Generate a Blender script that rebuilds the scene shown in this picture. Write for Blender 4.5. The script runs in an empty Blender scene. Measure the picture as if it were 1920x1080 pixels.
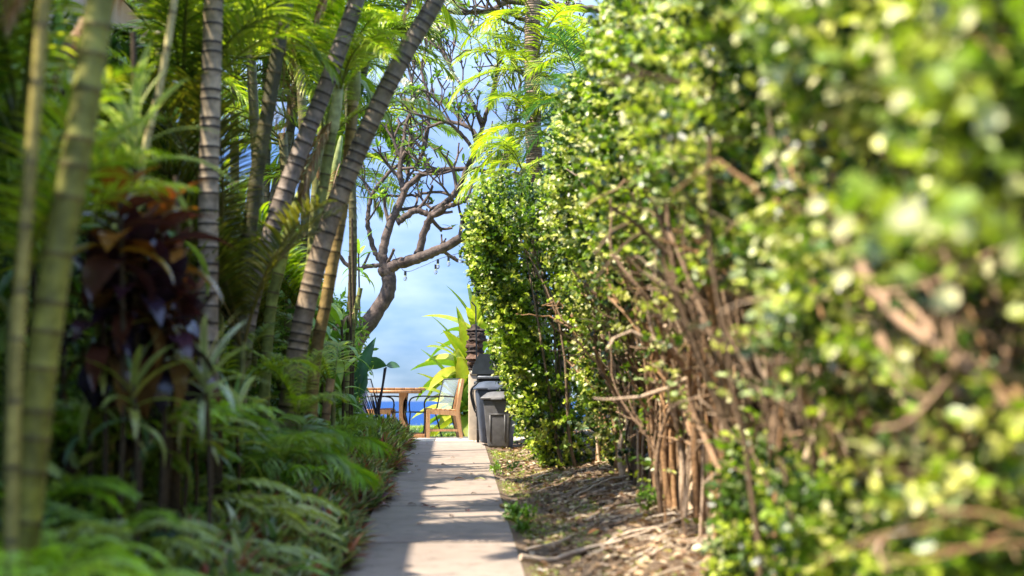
import bpy, math, random
import numpy as np
from mathutils import Vector, Matrix

# ------------------------------------------------------------------ camera, sky, sun
SC = bpy.context.scene
COL = SC.collection
R = math.radians
FPX = 2900.0                                    # focal length in pixels of the 1920 wide photograph
PITCH = math.atan(212 / FPX)
YAW = math.atan(108 / FPX * math.cos(PITCH))
CAM = Vector((0, 0, 1.4))
cam_d = bpy.data.cameras.new('camera')
cam = bpy.data.objects.new('camera', cam_d); COL.objects.link(cam)
cam.location = CAM
cam.rotation_euler = (math.pi / 2 + PITCH, 0, -YAW)
cam_d.sensor_width = 36
cam_d.lens = FPX / 1920 * 36
cam_d.clip_start = 0.05
cam_d.clip_end = 60000
cam_d.dof.use_dof = True
cam_d.dof.focus_distance = 22.5
cam_d.dof.aperture_fstop = (cam_d.lens / 1000) / 0.041
SC.camera = cam

SUN_EL, SUN_SIDE = R(58), R(20)                 # from the left, a little behind the camera
to_sun = Vector((-math.cos(SUN_SIDE) * math.cos(SUN_EL), -math.sin(SUN_SIDE) * math.cos(SUN_EL), math.sin(SUN_EL)))
world = bpy.data.worlds.new("World"); SC.world = world; world.use_nodes = True
wn = world.node_tree; wn.nodes.clear()
wo = wn.nodes.new('ShaderNodeOutputWorld'); wb = wn.nodes.new('ShaderNodeBackground')
sky = wn.nodes.new('ShaderNodeTexSky'); sky.sky_type = 'NISHITA'; sky.sun_disc = False
sky.sun_elevation = SUN_EL; sky.sun_rotation = math.atan2(to_sun.x, to_sun.y)
sky.air_density = 1.0; sky.dust_density = 0.35; sky.ozone_density = 2.0; sky.altitude = 0
# thin cloud wisps over the sky
tc = wn.nodes.new('ShaderNodeTexCoord'); mp = wn.nodes.new('ShaderNodeMapping'); mp.inputs['Scale'].default_value = (5, 5, 16)
cn = wn.nodes.new('ShaderNodeTexNoise'); cn.inputs['Scale'].default_value = 1.4; cn.inputs['Detail'].default_value = 7; cn.inputs['Roughness'].default_value = 0.55
cr = wn.nodes.new('ShaderNodeValToRGB'); cr.color_ramp.elements[0].position = 0.40; cr.color_ramp.elements[1].position = 0.72
cr.color_ramp.elements[0].color = (0.0, 0.0, 0.0, 1); cr.color_ramp.elements[1].color = (0.24, 0.24, 0.24, 1)
sx_ = wn.nodes.new('ShaderNodeSeparateXYZ'); er = wn.nodes.new('ShaderNodeValToRGB')
er.color_ramp.elements[0].position = 0.0; er.color_ramp.elements[0].color = (0.098, 0.149, 0.275, 1)
er.color_ramp.elements[1].position = 0.45; er.color_ramp.elements[1].color = (1.0, 0.97, 1.05, 1); e3 = er.color_ramp.elements.new(1.0); e3.color = (1.5, 1.35, 1.3, 1); e4 = er.color_ramp.elements.new(0.18); e4.color = (0.15, 0.20, 0.33, 1)  # tint lifted toward the unseen zenith to brighten the shaded bed
wn.links.new(tc.outputs['Generated'], sx_.inputs[0]); wn.links.new(sx_.outputs[2], er.inputs[0])
cm = wn.nodes.new('ShaderNodeMixRGB'); cm.inputs[2].default_value = (4.3, 4.5, 4.7, 1)
wn.links.new(tc.outputs['Generated'], mp.inputs[0]); wn.links.new(mp.outputs[0], cn.inputs[0]); wn.links.new(cn.outputs[0], cr.inputs[0])
tn = wn.nodes.new('ShaderNodeMixRGB'); tn.blend_type = 'MULTIPLY'; tn.inputs[0].default_value = 1; wn.links.new(er.outputs[0], tn.inputs[2])
wn.links.new(cr.outputs[0], cm.inputs[0]); wn.links.new(sky.outputs[0], tn.inputs[1]); wn.links.new(tn.outputs[0], cm.inputs[1])
wn.links.new(cm.outputs[0], wb.inputs[0]); wb.inputs[1].default_value = 0.15
wn.links.new(wb.outputs[0], wo.inputs[0])
sun_d = bpy.data.lights.new('sun', 'SUN'); sun_d.energy = 3.1; sun_d.angle = R(0.53); sun_d.color = (1.0, 0.89, 0.72)
sun = bpy.data.objects.new('sun', sun_d); COL.objects.link(sun)
sun.rotation_euler = to_sun.to_track_quat('Z', 'Y').to_euler()
SC.view_settings.view_transform = 'Standard'; SC.view_settings.look = 'None'; SC.view_settings.gamma = 1
SC.view_settings.use_curve_mapping = False
SC.view_settings.exposure = 2.12
SC.cycles.use_denoising = True
SC.cycles.max_bounces = 10; SC.cycles.transparent_max_bounces = 24; SC.cycles.transmission_bounces = 6
SC.cycles.sample_clamp_indirect = 8

# ------------------------------------------------------------------ helpers
RM = Matrix.Rotation(-YAW, 3, 'Z') @ Matrix.Rotation(math.pi / 2 + PITCH, 3, 'X')
def P(px, py, Y):
    """the point at depth Y that the photograph shows near pixel px, py (used to measure places)"""
    d = RM @ Vector(((px - 960) / FPX, -(py - 540) / FPX, -1))
    return CAM + d * (Y / d.y)
def gz(Y):
    return 0.021 + 0.0354 * min(Y, 22.6)
def sm(t):
    t = max(0.0, min(1.0, t)); return t * t * (3 - 2 * t)
def ground_z(x, y):
    z = gz(y)
    if y < 22.6:
        if x > 0.43: z += -0.03 + 0.20 * sm((x - 0.55) / 1.2)
        elif x < -0.68: z += -0.02 + 0.12 * sm((-0.7 - x) / 0.8) + 0.45 * sm((-1.1 - x) / 1.4)
    return z
rng = np.random.default_rng(7)
rnd = random.Random(11)

def node_mat(name):
    m = bpy.data.materials.new(name); m.use_nodes = True
    nt = m.node_tree; b = nt.nodes['Principled BSDF']
    return m, nt, b
def noise(nt, scale, detail=4, rough=0.55, coord='Object'):
    t = nt.nodes.new('ShaderNodeTexCoord'); n = nt.nodes.new('ShaderNodeTexNoise')
    n.inputs['Scale'].default_value = scale; n.inputs['Detail'].default_value = detail; n.inputs['Roughness'].default_value = rough
    nt.links.new(t.outputs[coord], n.inputs[0]); return n
def ramp(nt, src, stops):
    r = nt.nodes.new('ShaderNodeValToRGB'); e = r.color_ramp.elements
    while len(e) < len(stops): e.new(0.5)
    for k, (p, c) in enumerate(stops):
        e[k].position = p; e[k].color = (*c, 1)
    nt.links.new(src, r.inputs[0]); return r
def bump(nt, b, src, strength=0.3, dist=0.02):
    bp = nt.nodes.new('ShaderNodeBump'); bp.inputs['Strength'].default_value = strength; bp.inputs['Distance'].default_value = dist
    nt.links.new(src, bp.inputs['Height']); nt.links.new(bp.outputs[0], b.inputs['Normal'])
def tint_mat(name, rough=0.5, transl=0.0, spec=0.5, nscale=8, namp=0.35, bumps=0.0, tcol=(1.25, 1.5, 0.5)):
    """colour from the piece's own tint, varied by a fine noise; leaves let light through"""
    m, nt, b = node_mat(name)
    a = nt.nodes.new('ShaderNodeAttribute'); a.attribute_name = 'tint'
    n = noise(nt, nscale)
    r = ramp(nt, n.outputs[0], [(0.25, (1 - namp,) * 3), (0.75, (1 + namp,) * 3)])
    mx = nt.nodes.new('ShaderNodeMixRGB'); mx.blend_type = 'MULTIPLY'; mx.inputs[0].default_value = 1
    nt.links.new(a.outputs['Color'], mx.inputs[1]); nt.links.new(r.outputs[0], mx.inputs[2])
    nt.links.new(mx.outputs[0], b.inputs['Base Color'])
    b.inputs['Roughness'].default_value = rough; b.inputs['Specular IOR Level'].default_value = spec
    if bumps: bump(nt, b, n.outputs[0], bumps, 0.02)
    if transl:
        t = nt.nodes.new('ShaderNodeBsdfTranslucent')
        m2 = nt.nodes.new('ShaderNodeMixRGB'); m2.blend_type = 'MULTIPLY'; m2.inputs[0].default_value = 1; m2.inputs[2].default_value = (*tcol, 1)
        nt.links.new(mx.outputs[0], m2.inputs[1]); nt.links.new(m2.outputs[0], t.inputs[0])
        ms = nt.nodes.new('ShaderNodeMixShader'); ms.inputs[0].default_value = transl
        out = nt.nodes['Material Output']
        nt.links.new(b.outputs[0], ms.inputs[1]); nt.links.new(t.outputs[0], ms.inputs[2]); nt.links.new(ms.outputs[0], out.inputs[0])
    return m
M_LEAF = tint_mat('hedge leaf', 0.38, 0.30, 0.6, 14, 0.3)
M_SHADE = tint_mat('shrub leaf', 0.38, 0.28, 0.5, 9, 0.3)
M_FROND = tint_mat('palm frond', 0.36, 0.42, 0.5, 6, 0.3, tcol=(1.5, 1.6, 0.35))
M_STRAP = tint_mat('strap leaf', 0.32, 0.30, 0.55, 7, 0.3)
M_DARKLEAF = tint_mat('dark purple leaf', 0.22, 0.18, 0.6, 6, 0.4, tcol=(1.8, 0.9, 0.4))
M_BARK = tint_mat('bark', 0.85, 0, 0.2, 22, 0.45, 0.7)
M_CANE = tint_mat('palm cane', 0.6, 0, 0.35, 16, 0.55, 0.35)
M_TWIG = tint_mat('twig', 0.8, 0, 0.25, 30, 0.3, 0.5)
M_LITTER = tint_mat('dry leaf', 0.6, 0.15, 0.3, 30, 0.3, tcol=(1.2, 1.0, 0.7))
M_PETAL = tint_mat('petal', 0.6, 0.3, 0.3, 10, 0.06, tcol=(1.1, 1.1, 1.0))
M_STONE = tint_mat('stone', 0.9, 0, 0.2, 18, 0.5, 1.0)

def link(name, me, mat, parent=None, loc=(0, 0, 0), rotz=0.0, scale=1.0):
    o = bpy.data.objects.new(name, me); COL.objects.link(o)
    if mat is not None and not me.materials: me.materials.append(mat)
    o.location = loc
    if rotz: o.rotation_euler = (0, 0, rotz)
    if scale != 1.0: o.scale = (scale,) * 3 if not isinstance(scale, tuple) else scale
    if parent is not None: o.parent = parent
    return o
def tag(o, label=None, cat=None, group=None, kind=None):
    if label: o['label'] = label
    if cat: o['category'] = cat
    if group: o['group'] = group
    if kind: o['kind'] = kind
    return o
def thing(name, label, cat, loc=(0, 0, 0), group=None, rotz=0.0):
    o = bpy.data.objects.new(name, None); COL.objects.link(o); o.location = loc
    o.rotation_euler = (0, 0, rotz); o.empty_display_size = 0.2
    return tag(o, label, cat, group)

class Acc:
    """gathers vertices, faces and tints; becomes one mesh"""
    def __init__(s): s.V = []; s.F3 = []; s.F4 = []; s.C = []; s.n = 0
    def add(s, V, F, C):
        V = np.asarray(V, float).reshape(-1, 3)
        C = np.asarray(C, float)
        if C.ndim == 1: C = np.tile(C, (len(V), 1))
        for f in F:
            f = np.asarray(f, int)
            if f.size == 0: continue
            (s.F3 if f.shape[1] == 3 else s.F4).append(f + s.n)
        s.V.append(V); s.C.append(C); s.n += len(V)
    def mesh(s, name, smooth=False):
        V = np.concatenate(s.V); C = np.concatenate(s.C)
        f3 = np.concatenate(s.F3) if s.F3 else np.zeros((0, 3), int)
        f4 = np.concatenate(s.F4) if s.F4 else np.zeros((0, 4), int)
        me = bpy.data.meshes.new(name)
        me.vertices.add(len(V)); me.vertices.foreach_set('co', V.astype(np.float32).ravel())
        me.loops.add(f3.size + f4.size)
        me.loops.foreach_set('vertex_index', np.concatenate([f3.ravel(), f4.ravel()]).astype(np.int32))
        npoly = len(f3) + len(f4); me.polygons.add(npoly)
        st = np.concatenate([np.arange(len(f3)) * 3, f3.size + np.arange(len(f4)) * 4]).astype(np.int32)
        me.polygons.foreach_set('loop_start', st)
        if smooth: me.polygons.foreach_set('use_smooth', np.ones(npoly, bool))
        at = me.color_attributes.new('tint', 'FLOAT_COLOR', 'POINT')
        c4 = np.ones((len(V), 4), np.float32); c4[:, :3] = C
        at.data.foreach_set('color', c4.ravel())
        me.update(calc_edges=True); me.validate(verbose=False)
        return me
    def build(s, name, mat, parent=None, smooth=False, loc=(0, 0, 0)):
        return link(name, s.mesh(name, smooth), mat, parent, loc)

def ribbons(acc, base, az, el, L, W, droop, seg=5, prof=None, fold=0.25, roll=0.0, col=(0.1, 0.2, 0.03), edge=None, side_bend=0.0):
    """N leaves as folded ribbons that start in direction az/el and droop; all arguments per leaf"""
    base = np.atleast_2d(np.asarray(base, float)); N = len(base)
    f = lambda a: np.broadcast_to(np.asarray(a, float), (N,)).astype(float)
    az, el, L, W, droop, roll, sb = f(az), f(el), f(L), f(W), f(droop), f(roll), f(side_bend)
    t = np.linspace(0, 1, seg + 1)
    if prof is None: prof = np.sin(np.pi * np.clip(t * 0.92 + 0.06, 0, 1)) ** 0.7
    else: prof = np.interp(t, np.linspace(0, 1, len(prof)), prof)
    E = el[:, None] - droop[:, None] * t[None, :]
    A = az[:, None] + sb[:, None] * t[None, :]
    D = np.stack([np.cos(A) * np.cos(E), np.sin(A) * np.cos(E), np.sin(E)], -1)
    step = (L / seg)[:, None, None]
    mid = (D[:, :-1] + D[:, 1:]) / 2 * step
    C = np.concatenate([np.zeros((N, 1, 3)), np.cumsum(mid, 1)], 1) + base[:, None, :]
    S = np.stack([-np.sin(A), np.cos(A), np.zeros_like(A)], -1)
    U = np.cross(D, S) * -1
    U = np.where(U[..., 2:3] < 0, -U, U)
    cr_, sr_ = np.cos(roll)[:, None, None], np.sin(roll)[:, None, None]
    S2 = S * cr_ + U * sr_; U2 = U * cr_ - S * sr_
    w = (W[:, None] * 0.5 * prof[None, :])[..., None]
    Lf = C + S2 * w + U2 * w * fold; Rt = C - S2 * w + U2 * w * fold
    V = np.stack([Lf, C, Rt], 2).reshape(-1, 3)
    k = (seg + 1) * 3
    fs = []
    for j in range(seg):
        a = j * 3
        fs.append((a, a + 1, a + 4, a + 3)); fs.append((a + 1, a + 2, a + 5, a + 4))
    fs = np.array(fs)
    F = (fs[None] + (np.arange(N) * k)[:, None, None]).reshape(-1, 4)
    col = np.broadcast_to(np.asarray(col, float), (N, 3))
    ecol = col if edge is None else np.broadcast_to(np.asarray(edge, float), (N, 3))
    CC = np.stack([ecol, col, ecol], 1)[:, None].repeat(seg + 1, 1).reshape(-1, 3)
    acc.add(V, [F], CC)

OV = np.array([(0, 0, 0), (1, 0, -0.03), (0.22, 0.34, 0.07), (0.68, 0.36, 0.07), (0.22, -0.34, 0.07), (0.68, -0.36, 0.07)])
OF4 = np.array([(0, 1, 3, 2), (0, 4, 5, 1)])
def ovals(acc, pos, d, nrm, size, wid, col):
    """N oval leaves: base position, pointing direction, rough normal, length, width factor"""
    pos = np.asarray(pos, float); N = len(pos)
    d = d / np.linalg.norm(d, axis=1, keepdims=True)
    s = np.cross(nrm, d); s /= np.linalg.norm(s, axis=1, keepdims=True) + 1e-9
    n = np.cross(d, s)
    size = np.broadcast_to(size, (N,))[:, None, None]
    wid = np.broadcast_to(wid, (N,))[:, None, None]
    V = pos[:, None] + size * (OV[None, :, 0:1] * d[:, None] + OV[None, :, 1:2] * wid * s[:, None] + OV[None, :, 2:3] * n[:, None])
    off = (np.arange(N) * 6)[:, None, None]
    acc.add(V.reshape(-1, 3), [(OF4[None] + off).reshape(-1, 4)], np.repeat(np.asarray(col, float), 6, 0))
def unit(v): return v / (np.linalg.norm(v, axis=-1, keepdims=True) + 1e-9)
def mixcol(n, cols, w, jit=0.18):
    cols = np.array(cols, float); w = np.array(w, float) / sum(w)
    c = cols[rng.choice(len(cols), n, p=w)]
    return np.clip(c * rng.normal(1, jit, (n, 1)), 0.2 * c, 1.9 * c)
def sprigs(acc, centers, outdir, leaf=0.05, wid=1.0, per=12, length=0.16, cols=((0.08, 0.15, 0.02),), w=(1,), jit=0.18, spread=0.9):
    """twigs set with leaves: each centre carries `per` leaves round a short axis"""
    centers = np.asarray(centers, float); n = len(centers)
    axis = unit(outdir + rng.normal(0, 0.45, (n, 3)))
    sc = mixcol(n, cols, w, jit)
    tt = np.tile(np.linspace(0, 1, per), (n, 1)) + rng.normal(0, 0.04, (n, per))
    pos = centers[:, None] + axis[:, None] * (tt[..., None] * length)
    rdir = unit(rng.normal(0, 1, (n, per, 3)))
    d = unit(axis[:, None] * 0.55 + rdir * spread)
    nr = unit(rng.normal(0, 0.55, (n, per, 3)) + np.array([-0.25, -0.1, 0.8]))
    sz = leaf * rng.uniform(0.55, 1.2, (n, per))
    col = np.repeat(sc, per, 0) * rng.normal(1, 0.14, (n * per, 1))
    ovals(acc, pos.reshape(-1, 3), d.reshape(-1, 3), nr.reshape(-1, 3), sz.ravel(), wid, np.clip(col, 0.004, 1))

def tube(acc, pts, rad, sides=7, col=(0.3, 0.2, 0.12), cols=None, cap=True):
    pts = np.array([tuple(p) for p in pts], float); M = len(pts)
    rad = np.broadcast_to(np.asarray(rad, float), (M,))
    T = np.gradient(pts, axis=0); T = unit(T)
    ref = np.array([0.13, 0.99, 0.05]) if abs(T[:, 2]).mean() > 0.5 else np.array([0.05, 0.1, 0.99])
    A = unit(np.cross(T, ref)); B = np.cross(T, A)
    th = np.linspace(0, 2 * np.pi, sides, endpoint=False)
    V = pts[:, None] + rad[:, None, None] * (np.cos(th)[None, :, None] * A[:, None] + np.sin(th)[None, :, None] * B[:, None])
    F = []
    for i in range(M - 1):
        for j in range(sides):
            k = (j + 1) % sides
            F.append((i * sides + j, i * sides + k, (i + 1) * sides + k, (i + 1) * sides + j))
    if cols is None: CC = np.tile(np.asarray(col, float), (M * sides, 1))
    else: CC = np.repeat(np.asarray(cols, float), sides, 0)
    acc.add(V.reshape(-1, 3), [np.array(F)], CC)
    if cap:
        c = V[-1]; acc.add(np.vstack([c, pts[-1:]]), [np.array([(j, (j + 1) % sides, sides) for j in range(sides)])], CC[-1])
        c = V[0]; acc.add(np.vstack([c, pts[:1]]), [np.array([((j + 1) % sides, j, sides) for j in range(sides)])], CC[0])
def smooth_path(pts, n):
    """Catmull-Rom through the points"""
    p = np.array([tuple(q) for q in pts], float)
    if len(p) == 2: return p[0] + (p[1] - p[0]) * np.linspace(0, 1, n)[:, None]
    p = np.vstack([2 * p[0] - p[1], p, 2 * p[-1] - p[-2]])
    m = len(p) - 3; out = []
    for u in np.linspace(0, m - 1e-6, n):
        i = int(u); t = u - i; a, b, c, d = p[i:i + 4]
        out.append(0.5 * (2 * b + (c - a) * t + (2 * a - 5 * b + 4 * c - d) * t * t + (3 * b - a - 3 * c + d) * t ** 3))
    return np.array(out)
def box(acc, c, s, col, rot=None, taper=1.0):
    x, y, z = s[0] / 2, s[1] / 2, s[2] / 2
    v = np.array([(-x, -y, -z), (x, -y, -z), (x, y, -z), (-x, y, -z), (-x * taper, -y * taper, z), (x * taper, -y * taper, z), (x * taper, y * taper, z), (-x * taper, y * taper, z)])
    if rot is not None: v = v @ np.array(rot).T
    acc.add(v + np.array(c), [np.array([(0, 3, 2, 1), (4, 5, 6, 7), (0, 1, 5, 4), (1, 2, 6, 5), (2, 3, 7, 6), (3, 0, 4, 7)])], col)
def prism(acc, poly, axis_vec, col, origin=(0, 0, 0), ex=(1, 0, 0), ez=(0, 0, 1)):
    """polygon in the ex/ez plane pushed along axis_vec"""
    o, ex, ez, a = (np.array(q, float) for q in (origin, ex, ez, axis_vec))
    n = len(poly)
    f = np.array([o + ex * p[0] + ez * p[1] for p in poly]); V = np.vstack([f, f + a])
    quads = np.array([(i, (i + 1) % n, (i + 1) % n + n, i + n) for i in range(n)])
    c = f.mean(0)
    acc.add(V, [quads], col)
    acc.add(np.vstack([f, c]), [np.array([((i + 1) % n, i, n) for i in range(n)])], col)
    acc.add(np.vstack([f + a, c + a]), [np.array([(i, (i + 1) % n, n) for i in range(n)])], col)
def bevelled(o, w=0.006, seg=2):
    m = o.modifiers.new('bevel', 'BEVEL'); m.width = w; m.segments = seg; m.limit_method = 'ANGLE'; m.angle_limit = R(35); return o

# ------------------------------------------------------------------ ground, path, patio, lawn, sea
def grid(name, xs, ys, zf, mat, kind='structure', parent=None, col=(0.3, 0.3, 0.3)):
    a = Acc(); X, Y = np.meshgrid(xs, ys)
    Z = np.vectorize(zf)(X, Y)
    V = np.stack([X, Y, Z], -1).reshape(-1, 3); nx = len(xs); F = []
    for j in range(len(ys) - 1):
        for i in range(nx - 1):
            F.append((j * nx + i, j * nx + i + 1, (j + 1) * nx + i + 1, (j + 1) * nx + i))
    a.add(V, [np.array(F)], col); o = a.build(name, mat, parent, smooth=True)
    if kind: o['kind'] = kind
    return o
md, nt, b = node_mat('dirt')
n1 = noise(nt, 2.2, 6, 0.65); n2 = noise(nt, 38, 5, 0.7)
r1 = ramp(nt, n1.outputs[0], [(0.3, (0.09, 0.058, 0.034)), (0.55, (0.19, 0.13, 0.08)), (0.75, (0.29, 0.22, 0.14))])
r2 = ramp(nt, n2.outputs[0], [(0.3, (0.55, 0.55, 0.55)), (0.7, (1.2, 1.2, 1.2))])
mm = nt.nodes.new('ShaderNodeMixRGB'); mm.blend_type = 'MULTIPLY'; mm.inputs[0].default_value = 1
nt.links.new(r1.outputs[0], mm.inputs[1]); nt.links.new(r2.outputs[0], mm.inputs[2]); nt.links.new(mm.outputs[0], b.inputs['Base Color'])
b.inputs['Roughness'].default_value = 0.95; bump(nt, b, n2.outputs[0], 0.8, 0.03)
ms_, nt, b = node_mat('bed soil')
n1 = noise(nt, 20, 6, 0.7); r1 = ramp(nt, n1.outputs[0], [(0.3, (0.035, 0.025, 0.018)), (0.7, (0.12, 0.085, 0.055))])
nt.links.new(r1.outputs[0], b.inputs['Base Color']); b.inputs['Roughness'].default_value = 0.95; bump(nt, b, n1.outputs[0], 0.8, 0.03)
mg, nt, b = node_mat('lawn')
n1 = noise(nt, 1.1, 5, 0.6); n2 = noise(nt, 60, 3, 0.7)
r1 = ramp(nt, n1.outputs[0], [(0.35, (0.13, 0.20, 0.03)), (0.65, (0.27, 0.33, 0.06))])
nt.links.new(r1.outputs[0], b.inputs['Base Color']); b.inputs['Roughness'].default_value = 0.9; bump(nt, b, n2.outputs[0], 0.9, 0.04)
def uneven(x, y):
    return ground_z(x, y) + (0.018 * math.sin(x * 9 + y * 3.1) * math.sin(y * 7.3 - x * 2) + 0.012 * math.sin(x * 23 + y * 17) if x > 0.6 or x < -0.9 else 0)
grid('dirt_strip', np.linspace(0.428, 9, 90), np.linspace(-3, 22.6, 180), uneven, md)
grid('planting_bed', np.linspace(-6.5, -0.684, 50), np.linspace(-3, 22.6, 110), uneven, ms_)
SEA = -5.0
def lawn_z(x, y):
    z = 0.812 - 0.03
    if y > 39: z -= (y - 39) * 0.9
    return max(z + 0.02 * math.sin(x * 1.3 + y), SEA - 1)
grid('lawn', np.concatenate([[-90, -40, -20], np.linspace(-9, 9, 40), [20, 40, 90]]), np.concatenate([np.linspace(22.602, 39, 22), [40, 42, 44, 46]]), lawn_z, mg)
# far ground below everything behind the camera and at the sides
a = Acc(); a.add([(-400, -300, -0.6), (400, -300, -0.6), (400, 44, -0.6), (-400, 44, -0.6)], [np.array([(0, 1, 2, 3)])], (0.1, 0.15, 0.05)); tag(a.build('ground', mg), kind='structure')
# sea
mw, nt, b = node_mat('sea water')
n1 = noise(nt, 0.35, 8, 0.65); n2 = noise(nt, 0.05, 3, 0.5)
r1 = ramp(nt, n1.outputs[0], [(0.35, (0.001, 0.022, 0.10)), (0.60, (0.004, 0.05, 0.18)), (0.68, (0.01, 0.085, 0.24)), (0.76, (0.4, 0.46, 0.52))])
nt.links.new(r1.outputs[0], b.inputs['Base Color']); b.inputs['Roughness'].default_value = 0.5; b.inputs['Specular IOR Level'].default_value = 0.08
bump(nt, b, n1.outputs[0], 0.9, 0.8)
a = Acc(); a.add([(-30000, 43, SEA), (30000, 43, SEA), (30000, 50000, SEA), (-30000, 50000, SEA)], [np.array([(0, 1, 2, 3)])], (0, 0, 0)); tag(a.build('sea', mw), kind='structure')

# concrete path in slabs, with recessed joints
mc, nt, b = node_mat('path concrete')
n1 = noise(nt, 1.3, 6, 0.6); n2 = noise(nt, 90, 4, 0.7); n3 = noise(nt, 9, 4, 0.6)
r1 = ramp(nt, n1.outputs[0], [(0.3, (0.245, 0.196, 0.163)), (0.7, (0.32, 0.262, 0.22))])
r2 = ramp(nt, n2.outputs[0], [(0.3, (0.86, 0.86, 0.86)), (0.7, (1.08, 1.08, 1.08))])
r3 = ramp(nt, n3.outputs[0], [(0.28, (0.62, 0.60, 0.57)), (0.42, (0.93, 0.93, 0.93)), (0.6, (1.04, 1.03, 1.02))])
mm = nt.nodes.new('ShaderNodeMixRGB'); mm.blend_type = 'MULTIPLY'; mm.inputs[0].default_value = 1
m3 = nt.nodes.new('ShaderNodeMixRGB'); m3.blend_type = 'MULTIPLY'; m3.inputs[0].default_value = 1
nt.links.new(r1.outputs[0], mm.inputs[1]); nt.links.new(r2.outputs[0], mm.inputs[2])
nt.links.new(mm.outputs[0], m3.inputs[1]); nt.links.new(r3.outputs[0], m3.inputs[2]); nt.links.new(m3.outputs[0], b.inputs['Base Color'])
b.inputs['Roughness'].default_value = 0.85; bump(nt, b, n2.outputs[0], 0.35, 0.004)
path = thing('path', None, None); path['kind'] = 'structure'
ys = [-1.5 + 2.5 * k for k in range(-1, 10)] + [22.58]
a = Acc()
for (xa, xb, ya, yb) in ((-0.675, 0.42, -4, 22.58),):
    prism(a, [(ya, gz(ya) - 0.12), (yb, gz(yb) - 0.12), (yb, gz(yb) - 0.007), (ya, gz(ya) - 0.007)], (xb - xa, 0, 0), (0.1, 0.08, 0.06), origin=(xa, 0, 0), ex=(0, 1, 0))
a.build('path_bedding', ms_, path)
for y0, y1 in zip(ys[:-1], ys[1:]):
    a = Acc(); g = 0.03; gs_, ge_ = (0.055 if abs(y0 - 11) < 0.1 else g), (0.055 if abs(y1 - 11) < 0.1 else g); dz = rnd.uniform(-0.003, 0.004)
    prism(a, [(y0 + gs_, gz(y0) - 0.1), (y1 - ge_, gz(y1) - 0.1), (y1 - ge_, gz(y1) + dz), (y0 + gs_, gz(y0) + dz)], (1.105, 0, 0), (0.5, 0.5, 0.5), origin=(-0.68, 0, 0), ex=(0, 1, 0))
    o = a.build('concrete_slab', mc, path); bevelled(o, 0.008)
# patio of pale pavers where the path ends
mp_, nt, b = node_mat('patio stone')
n1 = noise(nt, 5, 6, 0.6); r1 = ramp(nt, n1.outputs[0], [(0.3, (0.46, 0.40, 0.32)), (0.7, (0.62, 0.55, 0.45))])
nt.links.new(r1.outputs[0], b.inputs['Base Color']); b.inputs['Roughness'].default_value = 0.85
patio = thing('patio', None, None); patio['kind'] = 'structure'
a = Acc(); box(a, (0.0, 23.95, 0.70), (6.4, 2.68, 0.2), (0.4, 0.35, 0.3)); a.build('patio_bedding', ms_, patio)
PZ = 0.825
pm = None
for i in range(-5, 6):
    for j in range(5):
        if pm is None:
            a = Acc(); box(a, (0, 0, 0), (0.572, 0.522, 0.05), (0.5, 0.5, 0.5)); pm = a.mesh('paver')
        o = link('paver', pm, mp_, patio, (i * 0.58, 22.88 + 0.53 * j, PZ - 0.025 + rnd.uniform(-0.002, 0.002)))
        if j == 0: bevelled(o, 0.01)

# grass blades on the lawn and along the dirt
def blades(name, pts, h, cols, w, kind='stuff', mat=M_STRAP, wd=0.006):
    a = Acc(); n = len(pts)
    ribbons(a, pts, rng.uniform(0, 6.28, n), rng.uniform(0.7, 1.5, n), h * rng.uniform(0.5, 1.3, n), wd, rng.uniform(0.2, 1.4, n), seg=2, prof=(1, 0.8, 0.1), col=mixcol(n, cols, w))
    return tag(a.build(name, mat), kind=kind)
n = 16000
X = rng.uniform(-3.2, 1.6, n); Y = 25.25 + rng.uniform(0, 1, n) ** 1.6 * 13.5
blades('lawn_grass', np.stack([X, Y, np.vectorize(lawn_z)(X, Y)], -1), 0.07, ((0.2, 0.3, 0.04), (0.32, 0.38, 0.07), (0.38, 0.36, 0.12)), (3, 3, 1), wd=0.014)
n = 22000
Y = rng.uniform(8, 22.4, n); X = 0.43 + rng.uniform(0, 1, n) ** 1.8 * 0.75
keep = (np.sin(X * 9 + Y * 2.3) + np.sin(Y * 1.7) + rng.normal(0, 0.5, n)) > 0.35
X, Y = X[keep], Y[keep]
blades('strip_grass', np.stack([X, Y, np.vectorize(uneven)(X, Y)], -1), 0.035, ((0.2, 0.32, 0.04), (0.36, 0.40, 0.09), (0.4, 0.36, 0.16)), (3, 3, 1), wd=0.007)

# ------------------------------------------------------------------ the building whose eave shades the left of the path
mb_, nt, b = node_mat('painted wall')
n1 = noise(nt, 3, 5); r1 = ramp(nt, n1.outputs[0], [(0.3, (0.30, 0.26, 0.20)), (0.7, (0.36, 0.31, 0.25))])
nt.links.new(r1.outputs[0], b.inputs['Base Color']); b.inputs['Roughness'].default_value = 0.9
mr_, nt, b = node_mat('roof shingle')
n1 = noise(nt, 12, 4); r1 = ramp(nt, n1.outputs[0], [(0.3, (0.07, 0.05, 0.04)), (0.7, (0.14, 0.1, 0.08))])
nt.links.new(r1.outputs[0], b.inputs['Base Color']); b.inputs['Roughness'].default_value = 0.9
mglass, nt, b = node_mat('window glass'); b.inputs['Base Color'].default_value = (0.03, 0.04, 0.05, 1); b.inputs['Roughness'].default_value = 0.08
SLOPE = 0.0354 * 0.587
EAVE_X, EAVE_Z = -4.15, 6.65
bld = thing('apartment_building', 'low beige apartment building hidden behind the palms and shrubs along the path', 'building', (EAVE_X, 0, 0), rotz=-math.atan(SLOPE))
a = Acc(); box(a, (-4.5, 9, 3.2), (8, 26, 6.6), (0.3, 0.3, 0.3)); a.build('wall', mb_, bld)
a = Acc()
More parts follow.
